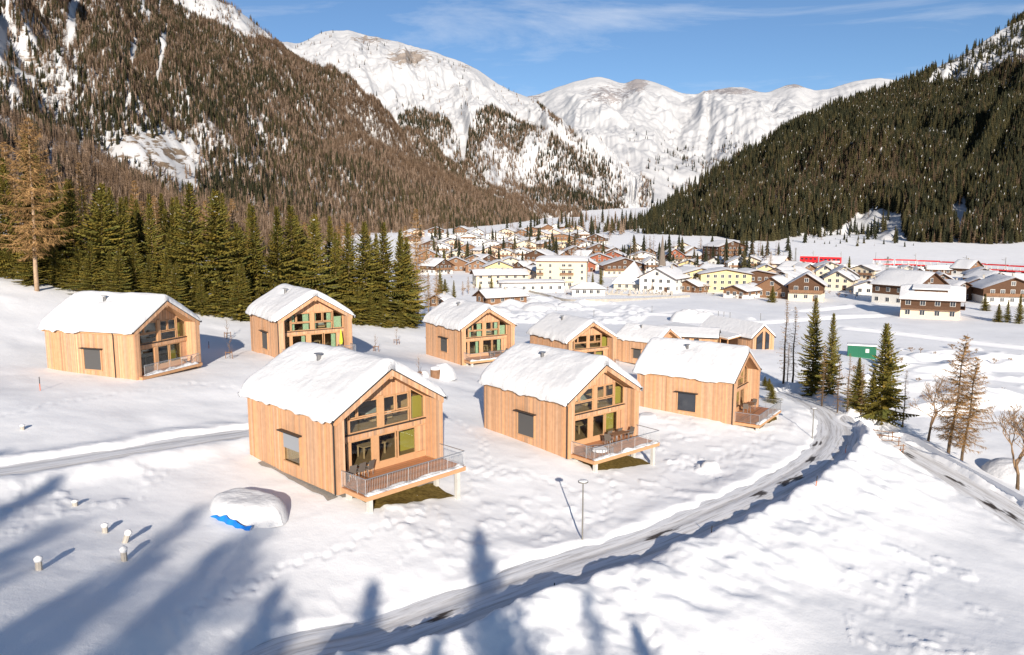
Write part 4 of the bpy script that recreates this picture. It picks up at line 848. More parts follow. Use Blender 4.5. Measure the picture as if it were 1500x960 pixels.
def plant(key, n, mask, seed, label, kinds, probs, smin, smax, top=0, grp=None):
    P, U, V, area = scatter(key, n, mask, seed); rg = np.random.default_rng(seed+1); m = len(P)
    pn = fbm(P[:, 0]/130, P[:, 1]/130, seed, 3); kind = np.array(kinds)[(np.searchsorted(np.cumsum(probs), np.clip(rg.random(m)*.8+.1+pn*.45, 0, .999)))]
    sc = rg.uniform(smin, smax, m); rot = rg.random(m)*6.28
    if top:
        size = sc/np.linalg.norm(P, axis=1)*((U > 0) & (U < 1500) & (V > 0) & (V < 960)); order = np.argsort(-size)[:top]
        for k in order:
            o = link('hillside_spruce' if kind[k] < 4 else 'hillside_larch', PROTO[kind[k]]); o.location = P[k]-np.array([0, 0, .3]); o.scale = (sc[k],)*3; o.rotation_euler = (0, 0, rot[k])
            tag(o, ('dark spruce in the lower rows of the %s' if kind[k] < 4 else 'brown larch in the lower rows of the %s') % grp, 'spruce' if kind[k] < 4 else 'larch', 'trees on the lower %s' % grp)
        keep = np.ones(m, bool); keep[order] = False; P, kind, sc, rot = P[keep], kind[keep], sc[keep], rot[keep]
    stuff_forest(label, P, kind, sc, rot); print(key, m, 'trees', 'area', int(area))
plant('right', 95000, m_right, 5, 'dark dense conifer forest covering the right hillside', [0, 1, 2, 3, 4, 5], [.24, .18, .2, .14, .15, .09], .45, 1.2, 180, 'right hillside forest')
plant('left', 230000, m_left, 6, 'brown mixed forest covering the left mountain slope', [4, 5, 6, 0, 2, 1], [.30, .34, .16, .06, .10, .04], .55, .98, 60, 'left mountain forest')
plant('middle', 95000, m_mid, 7, 'grey brown forest on the lower middle mountain', [5, 6, 4, 0, 1], [.35, .25, .1, .15, .15], .75, 1.25)
plant('far', 14000, m_far, 8, 'small far forest below the snowy range', [5, 0, 1, 6], [.4, .2, .2, .2], 1.2, 2.0)

vt_ = random.Random(77)
for k in range(110):
    u, v = (vt_.uniform(770, 935), vt_.uniform(321, 345)); p = hit(u, v); kd = vt_.choice([0, 1, 2, 4, 5, 5, 6]); o = link('valley_spruce' if kd < 4 else 'valley_larch', PROTO[kd]); s_ = vt_.uniform(.8, 1.4); o.location = p; o.scale = (s_, s_, s_)
    tag(o, 'tiny %s at the far end of the valley floor' % ('dark spruce' if kd < 4 else 'brown larch'), 'tree', 'tiny trees at the far valley end')
# ------------------------------------------------------------------ village
vr = random.Random(17)
def win_mesh(w, h):
    mb = MB(); mb.box((-w/2-.1, -.05, -.1), (w/2+.1, .04, h+.1), None, 0); mb.box((-w/2, -.07, 0), (-.04, -.052, h), None, 1); mb.box((.04, -.07, 0), (w/2, -.052, h), None, 1)
    return mb.mesh('window', [M['white'], M['glassdark']])
WM = win_mesh(1.15, 1.25); WMd = MB(); WMd.box((-.6, -.06, 0), (.6, .03, 2.0), None, 0); WMd = WMd.mesh('door', [M['brown']])
def chalet(u, v, W_, L, E, rise, yaw, low, up, balc, label, cat='house', name='chalet', split=.5, wins=True, small=False, T=.45, over=1.0, hip=False, group=None, chim=True, dz=0):
    W_, L, E, rise = W_*1.14, L*1.12, E*1.08, rise*1.15
    p = hit(u, v); root = thing(name, label, cat, (p[0], p[1], p[2]+dz), R_(yaw), group); h2 = W_/2
    rz = lambda x: E+rise*(1-abs(x)/h2)
    zs = E*split if low != up else E
    mb = MB()
    if low != up: mb.box((-h2, 0, -2), (h2, L, zs)); mb.obj('lower_wall', M[low], root); mb = MB(); mb.prism([(-h2-.04, zs), (h2+.04, zs), (h2+.04, E), (0, E+rise), (-h2-.04, E)], 'y', -.04, L+.04); mb.obj('upper_wall', M[up], root)
    else: mb.prism([(-h2, -2), (h2, -2), (h2, E), (0, E+rise), (-h2, E)], 'y', 0, L); mb.obj('wall', M[up], root)
    rf = MB(); sl = rise/h2; o_ = over
    for sd in (-1, 1): rf.prism([(0, E+rise+.18), (sd*(h2+o_), E-sl*o_+.18), (sd*(h2+o_), E-sl*o_), (0, E+rise)][::sd], 'y', -o_-.2, L+o_*.6)
    rf.obj('roof', M['brown'], root)
    nx, ny = 17, 10; X, Y = np.meshgrid(np.linspace(-1, 1, nx), np.linspace(0, 1, ny)); XX = X*(h2+o_-.02); YY = -o_-.12+Y*(L+o_*1.6+.05)
    zt = E+rise+.185-sl*np.abs(XX); ed = np.clip(1-np.abs(X)**10, 0, 1)**.5*np.clip(1-np.abs(2*Y-1)**14, 0, 1)**.5; k_ = vr.randrange(99)
    zz = zt+T*ed*(1+.5*fbm(XX/3+k_, YY/3, k_, 2))-.12*np.exp(-(XX/.6)**2)
    sm = grid_mesh('roof_snow', XX, YY, np.maximum(zz, zt+.004), M['roofsnow']); link('roof_snow', sm, root)
    if small: return root
    ns = max(1, int(round(E/2.7))); st = E/ns
    if wins:
        nw = max(2, int(W_/3.0))
        for f in range(ns+(1 if rise > 1.9 else 0)):
            z = f*st+.95; k2 = nw if f < ns else 1
            for k in range(k2):
                x = (k+.5)/k2*W_*.86-W_*.43; o = link('window', WM, root); o.location = (x, -.05 if low != up else 0, z)
        sd = -1 if yaw > 0 else 1
        nl = max(2, int(L/3.4))
        for f in range(ns):
            for k in range(nl):
                o = link('window', WM, root); o.location = (sd*(h2+(.05 if low != up else 0)), L*(k+.5)/nl, f*st+.95); o.rotation_euler = (0, 0, R_(90*sd))
        o = link('door', WMd, root); o.location = (W_*.5*.5, -.01, 0)
    for b in range(balc):
        z = (ns-1-b)*st+.1 if ns > 1 else 1.8; bm = MB(); bm.box((-h2*.94, -1.15, z-.12), (h2*.94, -.02, z)); bo = bm.obj('balcony', M['tan'], root)
        bm = MB(); bm.box((-h2*.94, -1.2, z+.02), (h2*.94, -1.12, z+.95)); bm.obj('parapet', M['tan'], bo)
    if chim:
        c = MB(); cx, cy = h2*.3, L*.55; c.box((cx-.3, cy-.3, E), (cx+.3, cy+.3, E+rise+.9)); c.box((cx-.36, cy-.36, E+rise+.9), (cx+.36, cy+.36, E+rise+1.05)); c.obj('chimney', M['stone'], root)
    return root
VILLAGE = [
 (1405,465,10,13,5.2,2.6,60,'pink','brown',1,'large brown chalet with dormer, nearest house of the village on the right'),
 (1362,448,13,14,6.2,3.4,28,'white','brown',2,'white gabled chalet with brown balconies behind the dormered chalet'),
 (1410,441,11,9,3.2,2.6,12,'brown','brown',0,'low brown-gabled roof wedged behind the dormered chalet'),
 (1432,438,11,13,3.6,2.6,-28,'white','brown',1,'snow-roofed chalet right behind the dormered chalet'),
 (1482,446,15,13,5.0,3.0,-14,'white','brown',1,'wide white chalet with brown gable at the right picture edge'),
 (1428,404,9,8,3.6,3.0,25,'white','tan',0,'white house with cross gable beyond the railway'),
 (1393,402,5,10,2.6,1.2,70,'brown','brown',0,'long low shed beside the white house beyond the railway'),
 (1326,420,11,10,4.0,2.4,8,'brown','tan',1,'brown-gabled chalet behind the snowy orchard'),
 (1262,411,11,14,4.6,1.8,-58,'cream','cream',1,'cream house with long wooden balcony right of the dark spruce'),
 (1272,432,9,11,2.9,1.7,-32,'white','white',0,'low white garage with grey door at the meadow edge'),
 (1226,425,9,11,4.2,2.6,-36,'cream','cream',0,'cream gabled house left of the low white garage'),
 (1208,412,7,8,4.0,2.4,-20,'cream','cream',0,'narrow cream house with blue side wall'),
 (1184,407,8,8,3.5,2.4,15,'cream','tan',0,'small tan house below the red railcar'),
 (1172,402,9,8,3.4,2.2,40,'red','red',0,'small reddish house at the village edge left of the tan house'),
 (1180,441,10,11,5.2,3.2,-24,'cream','brown',1,'old brown chalet with white base at the meadow edge'),
 (1130,437,11,14,3.4,3.2,-40,'tan','tan',0,'big old barn with broad snow roof left of the old brown chalet'),
 (1138,413,10,14,4.2,1.8,-62,'pink','pink',0,'long pink house with white roof behind the barn'),
 (1107,424,17,12,5.6,1.6,4,'brown','brown',0,'brown hotel wing with two rows of white windows'),
 (1063,427,17,13,6.6,1.5,-6,'yellow','yellow',0,'long yellow building with few windows'),
 (1025,424,14,11,6.4,1.5,20,'yellow','yellow',0,'olive-yellow building with hipped snow roof behind bare tree'),
 (1076,437,8,12,2.6,1.4,-48,'white','tan',0,'low garage building with pale yellow door in front of the yellow building'),
 (1008,427,8,6,2.6,1.6,-50,'tan','tan',0,'small brown barn between white house and yellow building'),
 (1082,399,10,9,4.6,2.4,-4,'white','white',1,'white house with small balcony in the middle of the village'),
 (1072,388,17,14,10,2.6,22,'brown','brown',3,'four-storey dark timber hotel at the foot of the forest'),
 (1035,385,12,10,4.2,2.6,35,'white','tan',0,'grey-roofed house left of the four-storey hotel'),
 (1015,378,12,10,4.0,2.6,30,'white','tan',0,'white house with long roof below the forest'),
 (988,385,11,9,4.2,3.4,8,'white','red',1,'white house with red gable right of the church spire'),
 (1010,398,11,10,3.6,2.0,-30,'yellow','yellow',0,'yellow house right of the church spire'),
 (962,427,13,15,5.2,3.2,-34,'white','white',0,'wide white gabled house in front of the church'),
 (915,405,19,14,5.0,3.0,2,'cream','brown',1,'wide dark brown chalet hotel behind the pyramid roof'),
 (878,391,15,11,4.2,2.6,-4,'white','red',1,'red-brown chalet pair left one, behind the spruce'),
 (898,386,13,10,4.2,2.6,-18,'white','red',0,'red-brown chalet behind the wide dark hotel'),
 (955,397,8,8,4.0,2.6,4,'white','white',1,'small white chalet left of the church spire'),
 (950,379,9,8,3.8,2.6,0,'white','tan',0,'small white gabled house high behind the church'),
 (785,391,13,13,6.2,2.6,-28,'white','brown',2,'white and dark brown chalet behind the apartment block'),
 (770,371,13,10,6,2.4,4,'cream','cream',1,'cream three-storey chalet in the upper village'),
 (748,397,12,10,4.6,2.2,6,'cream','cream',1,'cream chalet with flower-box balcony left of the dark gable'),
 (731,408,12,10,5.2,2.4,6,'yellow','yellow',1,'yellow chalet with balcony behind the long garage'),
 (771,415,9,12,4.8,1.6,-40,'pink','pink',0,'orange-cream house beside the apartment block'),
 (742,414,9,9,3.0,1.2,30,'tan','tan',0,'flat-roofed annex between yellow chalet and orange-cream house'),
 (782,408,8,8,4.6,2.4,-20,'brown','brown',0,'tall narrow brown barn left of the apartment block'),
 (695,419,9,20,4.6,1.6,-78,'cream','cream',0,'long cream hall with broad white roof'),
 (733,427,7,22,3.4,.5,-82,'white','white',0,'long flat white garage with row of dark windows'),
 (668,397,14,11,3.6,3.0,6,'tan','tan',0,'round-gabled brown hall in the left village'),
 (696,391,11,10,4.2,2.2,-14,'red','tan',1,'orange-brown chalet right of the round-gabled hall'),
 (668,382,11,9,4.0,2.0,6,'cream','cream',1,'cream chalet above the round-gabled hall'),
 (686,371,11,9,3.6,2.6,2,'tan','tan',0,'brown-gabled house in the upper left village'),
 (721,368,12,10,5.0,2.0,4,'white','white',2,'white chalet with two balconies in the upper left village'),
 (632,368,16,12,4.0,3.0,6,'tan','brown',0,'wide dark brown gable at the left end of the village'),
 (704,361,12,9,4.0,2.0,-4,'white','white',0,'white house just behind the brown-gabled house'),
 (655,352,14,9,3.6,1.6,4,'white','white',0,'long white house below the left mountain forest'),
 (726,352,14,10,5.0,.9,6,'white','white',0,'pale box-shaped building with big snow roof below the forest'),
 (740,381,11,9,4.0,2.2,-8,'pink','pink',1,'pink chalet in the middle of the left village'),
 (843,376,11,10,3.8,2.4,6,'tan','brown',0,'brown gabled house above the apartment block'),
 (823,358,15,10,6.0,1.8,-10,'yellow','tan',1,'yellow-brown guesthouse in the upper valley'),
 (706,447,7,13,2.4,1.6,-60,'tan','tan',0,'brown open barn just behind the lodges'),
 (640,449,5,5,2.0,1.2,-30,'tan','tan',0,'tiny brown hut between forest edge and barn'),
 (860,399,8,8,3.6,2.0,10,'red','red',0,'small red-brown annex left of the garden spruce'),
 (1330,408,8,8,3.2,2.0,-10,'cream','cream',0,'small house below the railway embankment'),
 (1115,389,8,8,2.6,2.0,12,'cream','tan',0,'small bungalow right of the four-storey hotel'),
 (1122,406,9,9,3.2,2.2,-14,'yellow','yellow',0,'yellow bungalow behind the brown hotel wing'),
 (1460,420,11,10,3.4,2.2,14,'white','tan',0,'snow-covered house roof behind the wide white chalet'),
 (1345,432,8,8,3.0,2.2,-10,'brown','brown',0,'small brown hut left of the white gabled chalet'),
]
VO = [chalet(*q) for q in VILLAGE]
def dress_dormer_chalet(root, W_=10*1.14, L=13*1.12, E=5.2*1.08, rise=2.6*1.15):
    h2 = W_/2
    for z in (2.75,):
        b = MB(); b.box((-h2-1.3, .2, z-.15), (-h2-.05, L-.2, z)); bo = b.obj('balcony', M['tan'], root); b = MB(); b.box((-h2-1.36, .1, z+.02), (-h2-1.28, L-.1, z+.95)); b.obj('parapet', M['brown'], bo)
    d = MB(); d.box((-h2*.62, L*.22, E+.6), (-h2*.1, L*.78, E+rise*.78)); d.obj('dormer', M['brown'], root); d = MB(); d.prism([(-h2*.78, E+rise*.80), (0, E+rise+.45), (0, E+rise+.7), (-h2*.78, E+rise*.80+.35)][::-1], 'y', L*.18, L*.82); d.obj('dormer_snow', M['roofsnow'], root)
    for k in range(3): o = link('window', WM, root); o.location = (-h2*.63, L*(.32+.18*k), E+.85); o.rotation_euler = (0, 0, R_(-90)); o.scale = (1.3, 1, .7)
dress_dormer_chalet(VO[0])
def apartment():
    p = hit(822, 421); root = thing('apartment_block', 'large cream apartment block with flat snow roof', 'apartment block', tuple(p), R_(-8)); W_, L, H = 21, 12, 10.8
    mb = MB(); mb.box((-W_/2, 0, -1), (W_/2, L, H)); mb.obj('wall', M['cream'], root); mb = MB(); mb.box((-W_/2-.6, -.6, H), (W_/2+.6, L+.6, H+.35)); mb.obj('roof', M['tan'], root)
    X, Y = np.meshgrid(np.linspace(-1, 1, 21), np.linspace(-1, 1, 15)); zz = H+.37+.9*np.clip(1-np.abs(X)**6, 0, 1)**.5*np.clip(1-np.abs(Y)**6, 0, 1)**.5+1.2*(1-np.abs(Y)); link('roof_snow', grid_mesh('roof_snow', X*(W_/2+.55), L/2+Y*(L/2+.55), zz, M['roofsnow']), root)
    for f in range(4):
        z = f*2.6+.8
        for x in (-8.8, -4.6, 1.0, 3.6, 8.6):
            o = link('window', WM, root); o.location = (x, 0, z); o.scale = (.8 if abs(x) > 4 else 1.2, 1, 1)
        if f: 
            for x0, x1 in ((-10.2, -7.4), (-.4, 5.2)):
                b = MB(); b.box((x0, -1.2, z-.75), (x1, 0, z-.6)); bo = b.obj('balcony', M['cream'], root); b = MB(); b.box((x0, -1.22, z-.58), (x1, -1.12, z+.3)); b.obj('parapet', M['tan' if f == 2 else 'cream'], bo)
        for y in (2, 5, 8):
            o = link('window', WM, root); o.location = (-W_/2, y, z); o.rotation_euler = (0, 0, R_(-90))
apartment()
def pyramid():
    p = hit(918, 423); root = thing('church_hall', 'hall with tall steep pyramid roof of smooth snow', 'building', tuple(p), R_(-24)); mb = MB(); mb.box((-5.5, 0, -1), (5.5, 11, 2.2)); mb.obj('wall', M['cream'], root)
    mb = MB(); mb.add([(-6.2,-.7,2.1),(6.2,-.7,2.1),(6.2,11.7,2.1),(-6.2,11.7,2.1),(1.2,6.5,10.8)], [(0,3,2,1),(0,1,4),(1,2,4),(2,3,4),(3,0,4)]); mb.obj('roof', M['stone'], root)
    mb = MB(); mb.add([(-6.25,-.75,2.2),(6.25,-.75,2.2),(6.25,11.75,2.2),(-6.25,11.75,2.2),(1.2,6.5,11.3)], [(0,3,2,1),(0,1,4),(1,2,4),(2,3,4),(3,0,4)]); mb.obj('roof_snow', M['roofsnow'], root)
    for x in (-3, 0, 3): o = link('window', WM, root); o.location = (x, 0, .6)
pyramid()
def church():
    p = hit(969, 412); root = thing('church', 'village church with slender pointed grey spire', 'church', tuple(p), R_(-20)); h = aty(972, 344, p[1])[2]-p[2]; b = 5.0*p[1]/F*2.0
    s = 6.8*p[1]/F; zt = aty(972, 402, p[1])[2]-p[2]
    mb = MB(); mb.box((-s, -s, -1), (s, s, zt*.9)); mb.obj('tower', M['white'], root)
    mb = MB(); n = 8; pts = []
    for z, r_ in ((zt*.9, s*1.12), (zt*.9+h*.12, s*.98), (h, .06)): pts += [(r_*math.cos(6.283*(k+.5)/n), r_*math.sin(6.283*(k+.5)/n), z) for k in range(n)]
    mb.add(pts, [(j*n+k, j*n+(k+1) % n, (j+1)*n+(k+1) % n, (j+1)*n+k) for j in (0, 1) for k in range(n)]+[tuple(range(n))[::-1]]); mb.obj('spire', M['spire'], root)
    mb = MB(); mb.tube([(0, 0, h-.2), (0, 0, h+1.6)], .06, 4); mb.box((-.45, -.05, h+.9), (.45, .05, h+1.05)); mb.obj('cross', M['steel'], root)
    mb = MB(); mb.prism([(-4, -1), (4, -1), (4, 4.5), (0, 8), (-4, 4.5)], 'y', s, s+15); mb.obj('nave', M['white'], root)
    mb = MB()
    for sd in (-1, 1): mb.prism([(0, 8.6), (sd*4.6, 4.5), (sd*4.6, 4.0), (0, 8.05)][::sd], 'y', s-.3, s+15.4)
    mb.obj('roof_snow', M['roofsnow'], root)
    for z in (3, 6):
        o = link('window', WM, root); o.location = (0, -s, z)
church()
def pavilion():
    p = hit(862, 434); root = thing('pavilion', 'low white pavilion with shallow hipped snow roof', 'pavilion', tuple(p), R_(-4)); mb = MB(); mb.box((-6, 0, -.6), (6, 7, 2.5)); mb.obj('wall', M['white'], root)
    mb = MB(); q = [(-7,-1,2.45),(7,-1,2.45),(7,8,2.45),(-7,8,2.45),(-2.5,3.5,4.2),(2.5,3.5,4.2)]; mb.add(q, [(0,3,2,1),(0,1,5,4),(1,2,5),(2,3,4,5),(3,0,4)]); mb.obj('roof', M['brown'], root)
    mb = MB(); mb.add([(x*.99, (y-3.5)*.99+3.5, z+(.12 if z < 3 else .45)) for x, y, z in q], [(0,3,2,1),(0,1,5,4),(1,2,5),(2,3,4,5),(3,0,4)]); mb.obj('roof_snow', M['roofsnow'], root)
    for x in (-4, -1.5, 1, 3.5): o = link('window', WM, root); o.location = (x, 0, .8)
pavilion()
far = [(612,347),(640,345),(672,345),(690,352),(742,347),(752,357),(762,350),(776,345),(790,350),(800,358),(812,347),(830,346),(838,353),(846,341),(856,348),(800,340),(815,337),(833,338),(700,349),(760,362),(788,364),(806,368),(826,370),(846,364),(860,370),(874,376),(870,358),(656,361),(648,372),(604,357),(668,364),(745,368),(715,377),(805,380),(765,379),(930,374),(940,384),(1000,372)]
for k, (u, v) in enumerate(far):
    lowm = vr.choice(['white', 'cream', 'white', 'pink']); chalet(u+vr.uniform(-3, 3), v, vr.uniform(10, 14), vr.uniform(8, 12), vr.uniform(3.4, 5.4), vr.uniform(1.8, 2.8), vr.uniform(-40, 40), lowm, vr.choice(['tan', 'brown', lowm, lowm, lowm]), 1, 'small snow-roofed chalet far back in the upper village', name='far_chalet', group='far chalets of the upper village', chim=False, small=(v < 343))
for k, (u, v) in enumerate([(760,403),(805,398),(845,396),(700,400),(650,402),(628,385),(716,392),(1000,408),(1030,405),(1058,408),(1150,398),(1145,424),(1215,400),(1236,418),(1300,424),(985,405),(900,376),(866,384),(826,386),(1048,395),(1098,396),(1345,418),(1380,425),(1455,432),(1310,412),(1440,415)]):
    lowm = vr.choice(['white', 'cream', 'pink', 'tan']); chalet(u, v, vr.uniform(8.5, 12), vr.uniform(8, 12), vr.uniform(3.0, 4.6), vr.uniform(2.0, 3.0), vr.uniform(-50, 50), lowm, vr.choice(['tan', 'brown', lowm, lowm]), vr.choice([0, 1]), 'snow-roofed house squeezed between larger houses of the middle village', name='village_house', group='houses crowded in the middle village')
# village trees
VT = [(1131,443,418,2,'round dark evergreen in front of the old barn'),(1243,404,375,0,'dark spruce below the red railcar'),(1335,462,435,2,'broad evergreen left of the dormered chalet'),(1325,463,438,3,'evergreen left of the broad evergreen by the dormered chalet'),(1442,455,430,2,'evergreen right of the dormered chalet'),(1475,472,438,3,'dark spruce at the right picture edge'),(1492,474,430,0,'tallest spruce of the group at the right picture edge'),(1462,471,444,2,'left spruce of the group at the right picture edge'),(1333,425,402,2,'snow-dusted evergreen behind the broad evergreen'),
      (880,417,392,0,'dark spruce right of the apartment block'),(868,418,398,3,'smaller spruce beside the dark spruce near the apartment block'),(757,418,401,2,'rounded evergreen before the orange-cream house'),(720,424,402,1,'slim spruce before the long garage'),(703,428,412,0,'short spruce left of the slim spruce'),(645,440,392,3,'blue-green spruce near the forest edge'),(652,441,408,2,'bright green spruce in front of the barn'),(665,438,410,1,'small spruce left of the reddish larch'),
      (1122,396,372,1,'pointed spruce right of the four-storey hotel'),(1050,372,360,0,'spruce on the slope left of the four-storey hotel'),(1044,374,363,0,'second spruce on the slope left of the four-storey hotel'),(941,381,365,0,'dark spruce above the church'),(1106,402,385,2,'round evergreen right of the white house'),(1175,402,382,2,'evergreen at the left end of the red railcar'),(1012,424,406,2,'garden evergreen beside the small barn'),(640,392,368,2,'large dark spruce left of the round-gabled hall'),(650,388,366,3,'spruce in the left village behind the larch'),(815,388,370,2,'rounded evergreen above the apartment block'),(805,388,372,3,'evergreen left of the rounded evergreen above the apartment block'),(1160,412,398,1,'spruce beside the long pink house'),(1003,370,356,0,'spruce below the hillside forest near the church')]
for u, v, vt, k, lab in VT:
    p = hit(u, v); h = aty(u, vt, p[1])[2]-p[2]; wide = 1.5 if k == 2 else .95; hb = (18, 19, 17, 20)[k]; put_tree('village_spruce', SP[k], lab, 'spruce', (p[0], p[1], p[2]-.2), vr.uniform(0, 6), (h/hb*wide, h/hb*wide, h/hb))
VL = [(686,430,405,'reddish bare larch before the cream hall'),(678,432,412,'low reddish larch left of the cream hall'),(625,400,362,'brown larch at the left end of the village'),(610,395,350,'tall brown larch between forest and village'),(733,376,360,'brown larch in the upper left village'),(757,372,356,'bare larch beside the cream three-storey chalet'),(1196,436,415,'reddish bare tree beside the old brown chalet'),(1356,405,388,'reddish bare larch below the railway'),(1128,402,368,'pale bare larch right of the pointed spruce'),(1035,430,398,'large bare tree before the olive-yellow building'),(955,430,412,'reddish tree in front of the wide white house')]
for u, v, vt, lab in VL:
    p = hit(u, v); h = aty(u, vt, p[1])[2]-p[2]; me, hb = (BT[2], 9) if 'bare tree' in lab else (LA[1], 19); put_tree('village_larch', me, lab, 'larch' if hb == 19 else 'tree', (p[0], p[1], p[2]-.1), vr.uniform(0, 6), h/hb*(1.0 if hb == 19 else .85))
for k in range(230):
    u = vr.uniform(600, 900) if k < 150 else vr.uniform(900, 1160); v = vr.uniform(336, 392) if k < 150 else vr.uniform(368, 405)
    p = hit(u, v); kd = vr.choice([0, 1, 2, 4, 4, 5, 5]); o = link('garden_spruce' if kd < 4 else 'garden_larch', PROTO[kd]); s_ = vr.uniform(.5, 1.1); o.location = p; o.scale = (s_*1.15, s_*1.15, s_); o.rotation_euler = (0, 0, vr.uniform(0, 6))
    tag(o, 'small %s tree among the far village houses' % ('dark spruce' if kd < 4 else 'brown larch'), 'tree', 'small trees among the far houses')
# railway on the right
def rail_pts(px, dz=0): return [hit(u, v)+np.array([0, 0, dz]) for u, v in px]
RL = smooth_line(rail_pts([(1040,384),(1110,388),(1180,391),(1260,394),(1330,396),(1400,400),(1500,408),(1600,416)], 1.6), 60)
mb = MB()
for a, b in zip(RL[:-1], RL[1:]):
    d = Vector(b-a).normalized(); n = Vector((-d.y, d.x, 0)); A, B = Vector(a), Vector(b)
    mb.add([A+n*6+Vector((0,0,-3.2)), A+n*1.8+Vector((0,0,.5)), A-n*1.8+Vector((0,0,.5)), A-n*6+Vector((0,0,-3.2)), B+n*6+Vector((0,0,-3.2)), B+n*1.8+Vector((0,0,.5)), B-n*1.8+Vector((0,0,.5)), B-n*6+Vector((0,0,-3.2))], [(0,4,5,1),(1,5,6,2),(2,6,7,3)])
mb.obj('railway_embankment', M['snow'], kind='structure')
def along(t):
    i = t*(len(RL)-1); k = min(int(i), len(RL)-2); p = RL[k]+(RL[k+1]-RL[k])*(i-k); d = RL[k+1]-RL[k]; return p, math.atan2(d[1], d[0])
def t_of_u(u):
    us = proj(RL)[0]; return float(np.interp(u, us, np.linspace(0, 1, len(RL))))
def wagon(u0, u1, kind, label, grp=None):
    p, a = along(t_of_u((u0+u1)/2)); q0, _ = along(t_of_u(u0)); q1, _ = along(t_of_u(u1)); l = float(np.linalg.norm(q1-q0))*.97
    root = thing('railcar' if kind else 'flat_wagon', label, 'railcar' if kind else 'wagon', tuple(p+np.array([0, 0, .5])), a, grp)
    w = MB(); w.box((-l/2, -1.4, .55), (l/2, 1.4, 3.9 if kind else 1.15)); w.obj('body', M['redmetal'], root)
    for x in (-l*.36, l*.36):
        b = MB()
        for dx in (-.9, .9): b.tube([(x+dx, -1.3, .42), (x+dx, 1.3, .42)], .42, 10)
        b.obj('bogie', M['dark'], root)
    if kind:
        s = MB(); s.box((-l/2+.2, -1.25, 3.9), (l/2-.2, 1.25, 4.05)); s.obj('roof_snow', M['roofsnow'], root)
        n = int(l/2.2)
        for k in range(n):
            x = -l/2+(k+.5)*l/n; g = MB(); g.box((x-.7, -1.43, 2.0), (x+.7, -1.41, 2.9)); g.obj('window', M['glassdark'], root)
        if kind == 2: g = MB(); g.box((l*.12, -1.425, .9), (l/2-.3, -1.405, 1.9)); g.obj('white_panel', M['white'], root)
    else:
        n = int(l/2.6)
        for k in range(n+1):
            x = -l/2+.15+(l-.3)*k/n; g = MB(); g.box((x-.16, -1.38, 1.16), (x+.16, -1.28, 2.9)); g.obj('stanchion', M['white'], root)
        g = MB(); g.box((-l/2, -1.42, 2.9), (l/2, -1.26, 3.45)); g.box((-l/2, 1.26, 2.9), (l/2, 1.42, 3.45)); g.obj('top_rail', M['redmetal'], root)
        g = MB(); g.box((-l/2+.2, -1.2, 1.16), (l/2-.2, 1.2, 1.4)); g.obj('floor_snow', M['roofsnow'], root)
wagon(1172, 1198, 1, 'left red passenger railcar standing on the railway'); wagon(1200, 1232, 2, 'right red passenger railcar with white panel on the railway')
for k in range(7):
    u0 = 1278+k*33; wagon(u0, u0+31, 0, 'open red flat wagon of the long train, %s from its left end' % names[k], 'open wagons of the long red train')
for k, u in enumerate((1150, 1194, 1235, 1286, 1345, 1420, 1478)):
    p, a = along(t_of_u(u)); root = thing('catenary_mast', 'steel overhead line mast beside the railway, %s from the left' % names[k], 'mast', tuple(p+np.array([0, 3.2, -.5])), a, 'overhead line masts')
    m_ = MB(); m_.tube([(0, 0, 0), (0, 0, 8)], [.16, .1], 6); m_.obj('pole', M['pole'], root); m_ = MB(); m_.tube([(0, 0, 7), (0, -3.2, 7)], .06, 5); m_.tube([(0, 0, 6.2), (0, -3.0, 6.9)], .04, 5); m_.obj('arm', M['pole'], root)
def pylon(u, v, vt, label):
    p = hit(u, v); H = aty(u, vt, p[1])[2]-p[2]; root = thing('lattice_pylon', label, 'pylon', tuple(p), .3); L4 = [(-1, -1), (1, -1), (1, 1), (-1, 1)]; b0, b1 = H*.045, H*.012
    for a, b in L4: q = MB(); q.tube([(a*b0, b*b0, 0), (a*b1, b*b1, H)], .09, 4); q.obj('leg', M['pole'], root)
    q = MB(); n = 10
    for k in range(n):
        z0, z1 = H*k/n, H*(k+1)/n; r0 = b0+(b1-b0)*k/n; r1 = b0+(b1-b0)*(k+1)/n
        for j in range(4): A, B = L4[j], L4[(j+1) % 4]; q.tube([(A[0]*r0, A[1]*r0, z0), (B[0]*r1, B[1]*r1, z1)], .05, 3)
    q.obj('bracing', M['pole'], root)
    q = MB()
    for z in (.86, .94): q.tube([(-H*.11, 0, H*z), (H*.11, 0, H*z)], .08, 4)
    q.obj('crossarm', M['pole'], root)
pylon(1297, 432, 376, 'tall lattice pylon standing before the long red train'); pylon(1165, 383, 363, 'distant lattice pylon on the meadow slope'); pylon(1104, 388, 367, 'double-post power pole left of the railway')
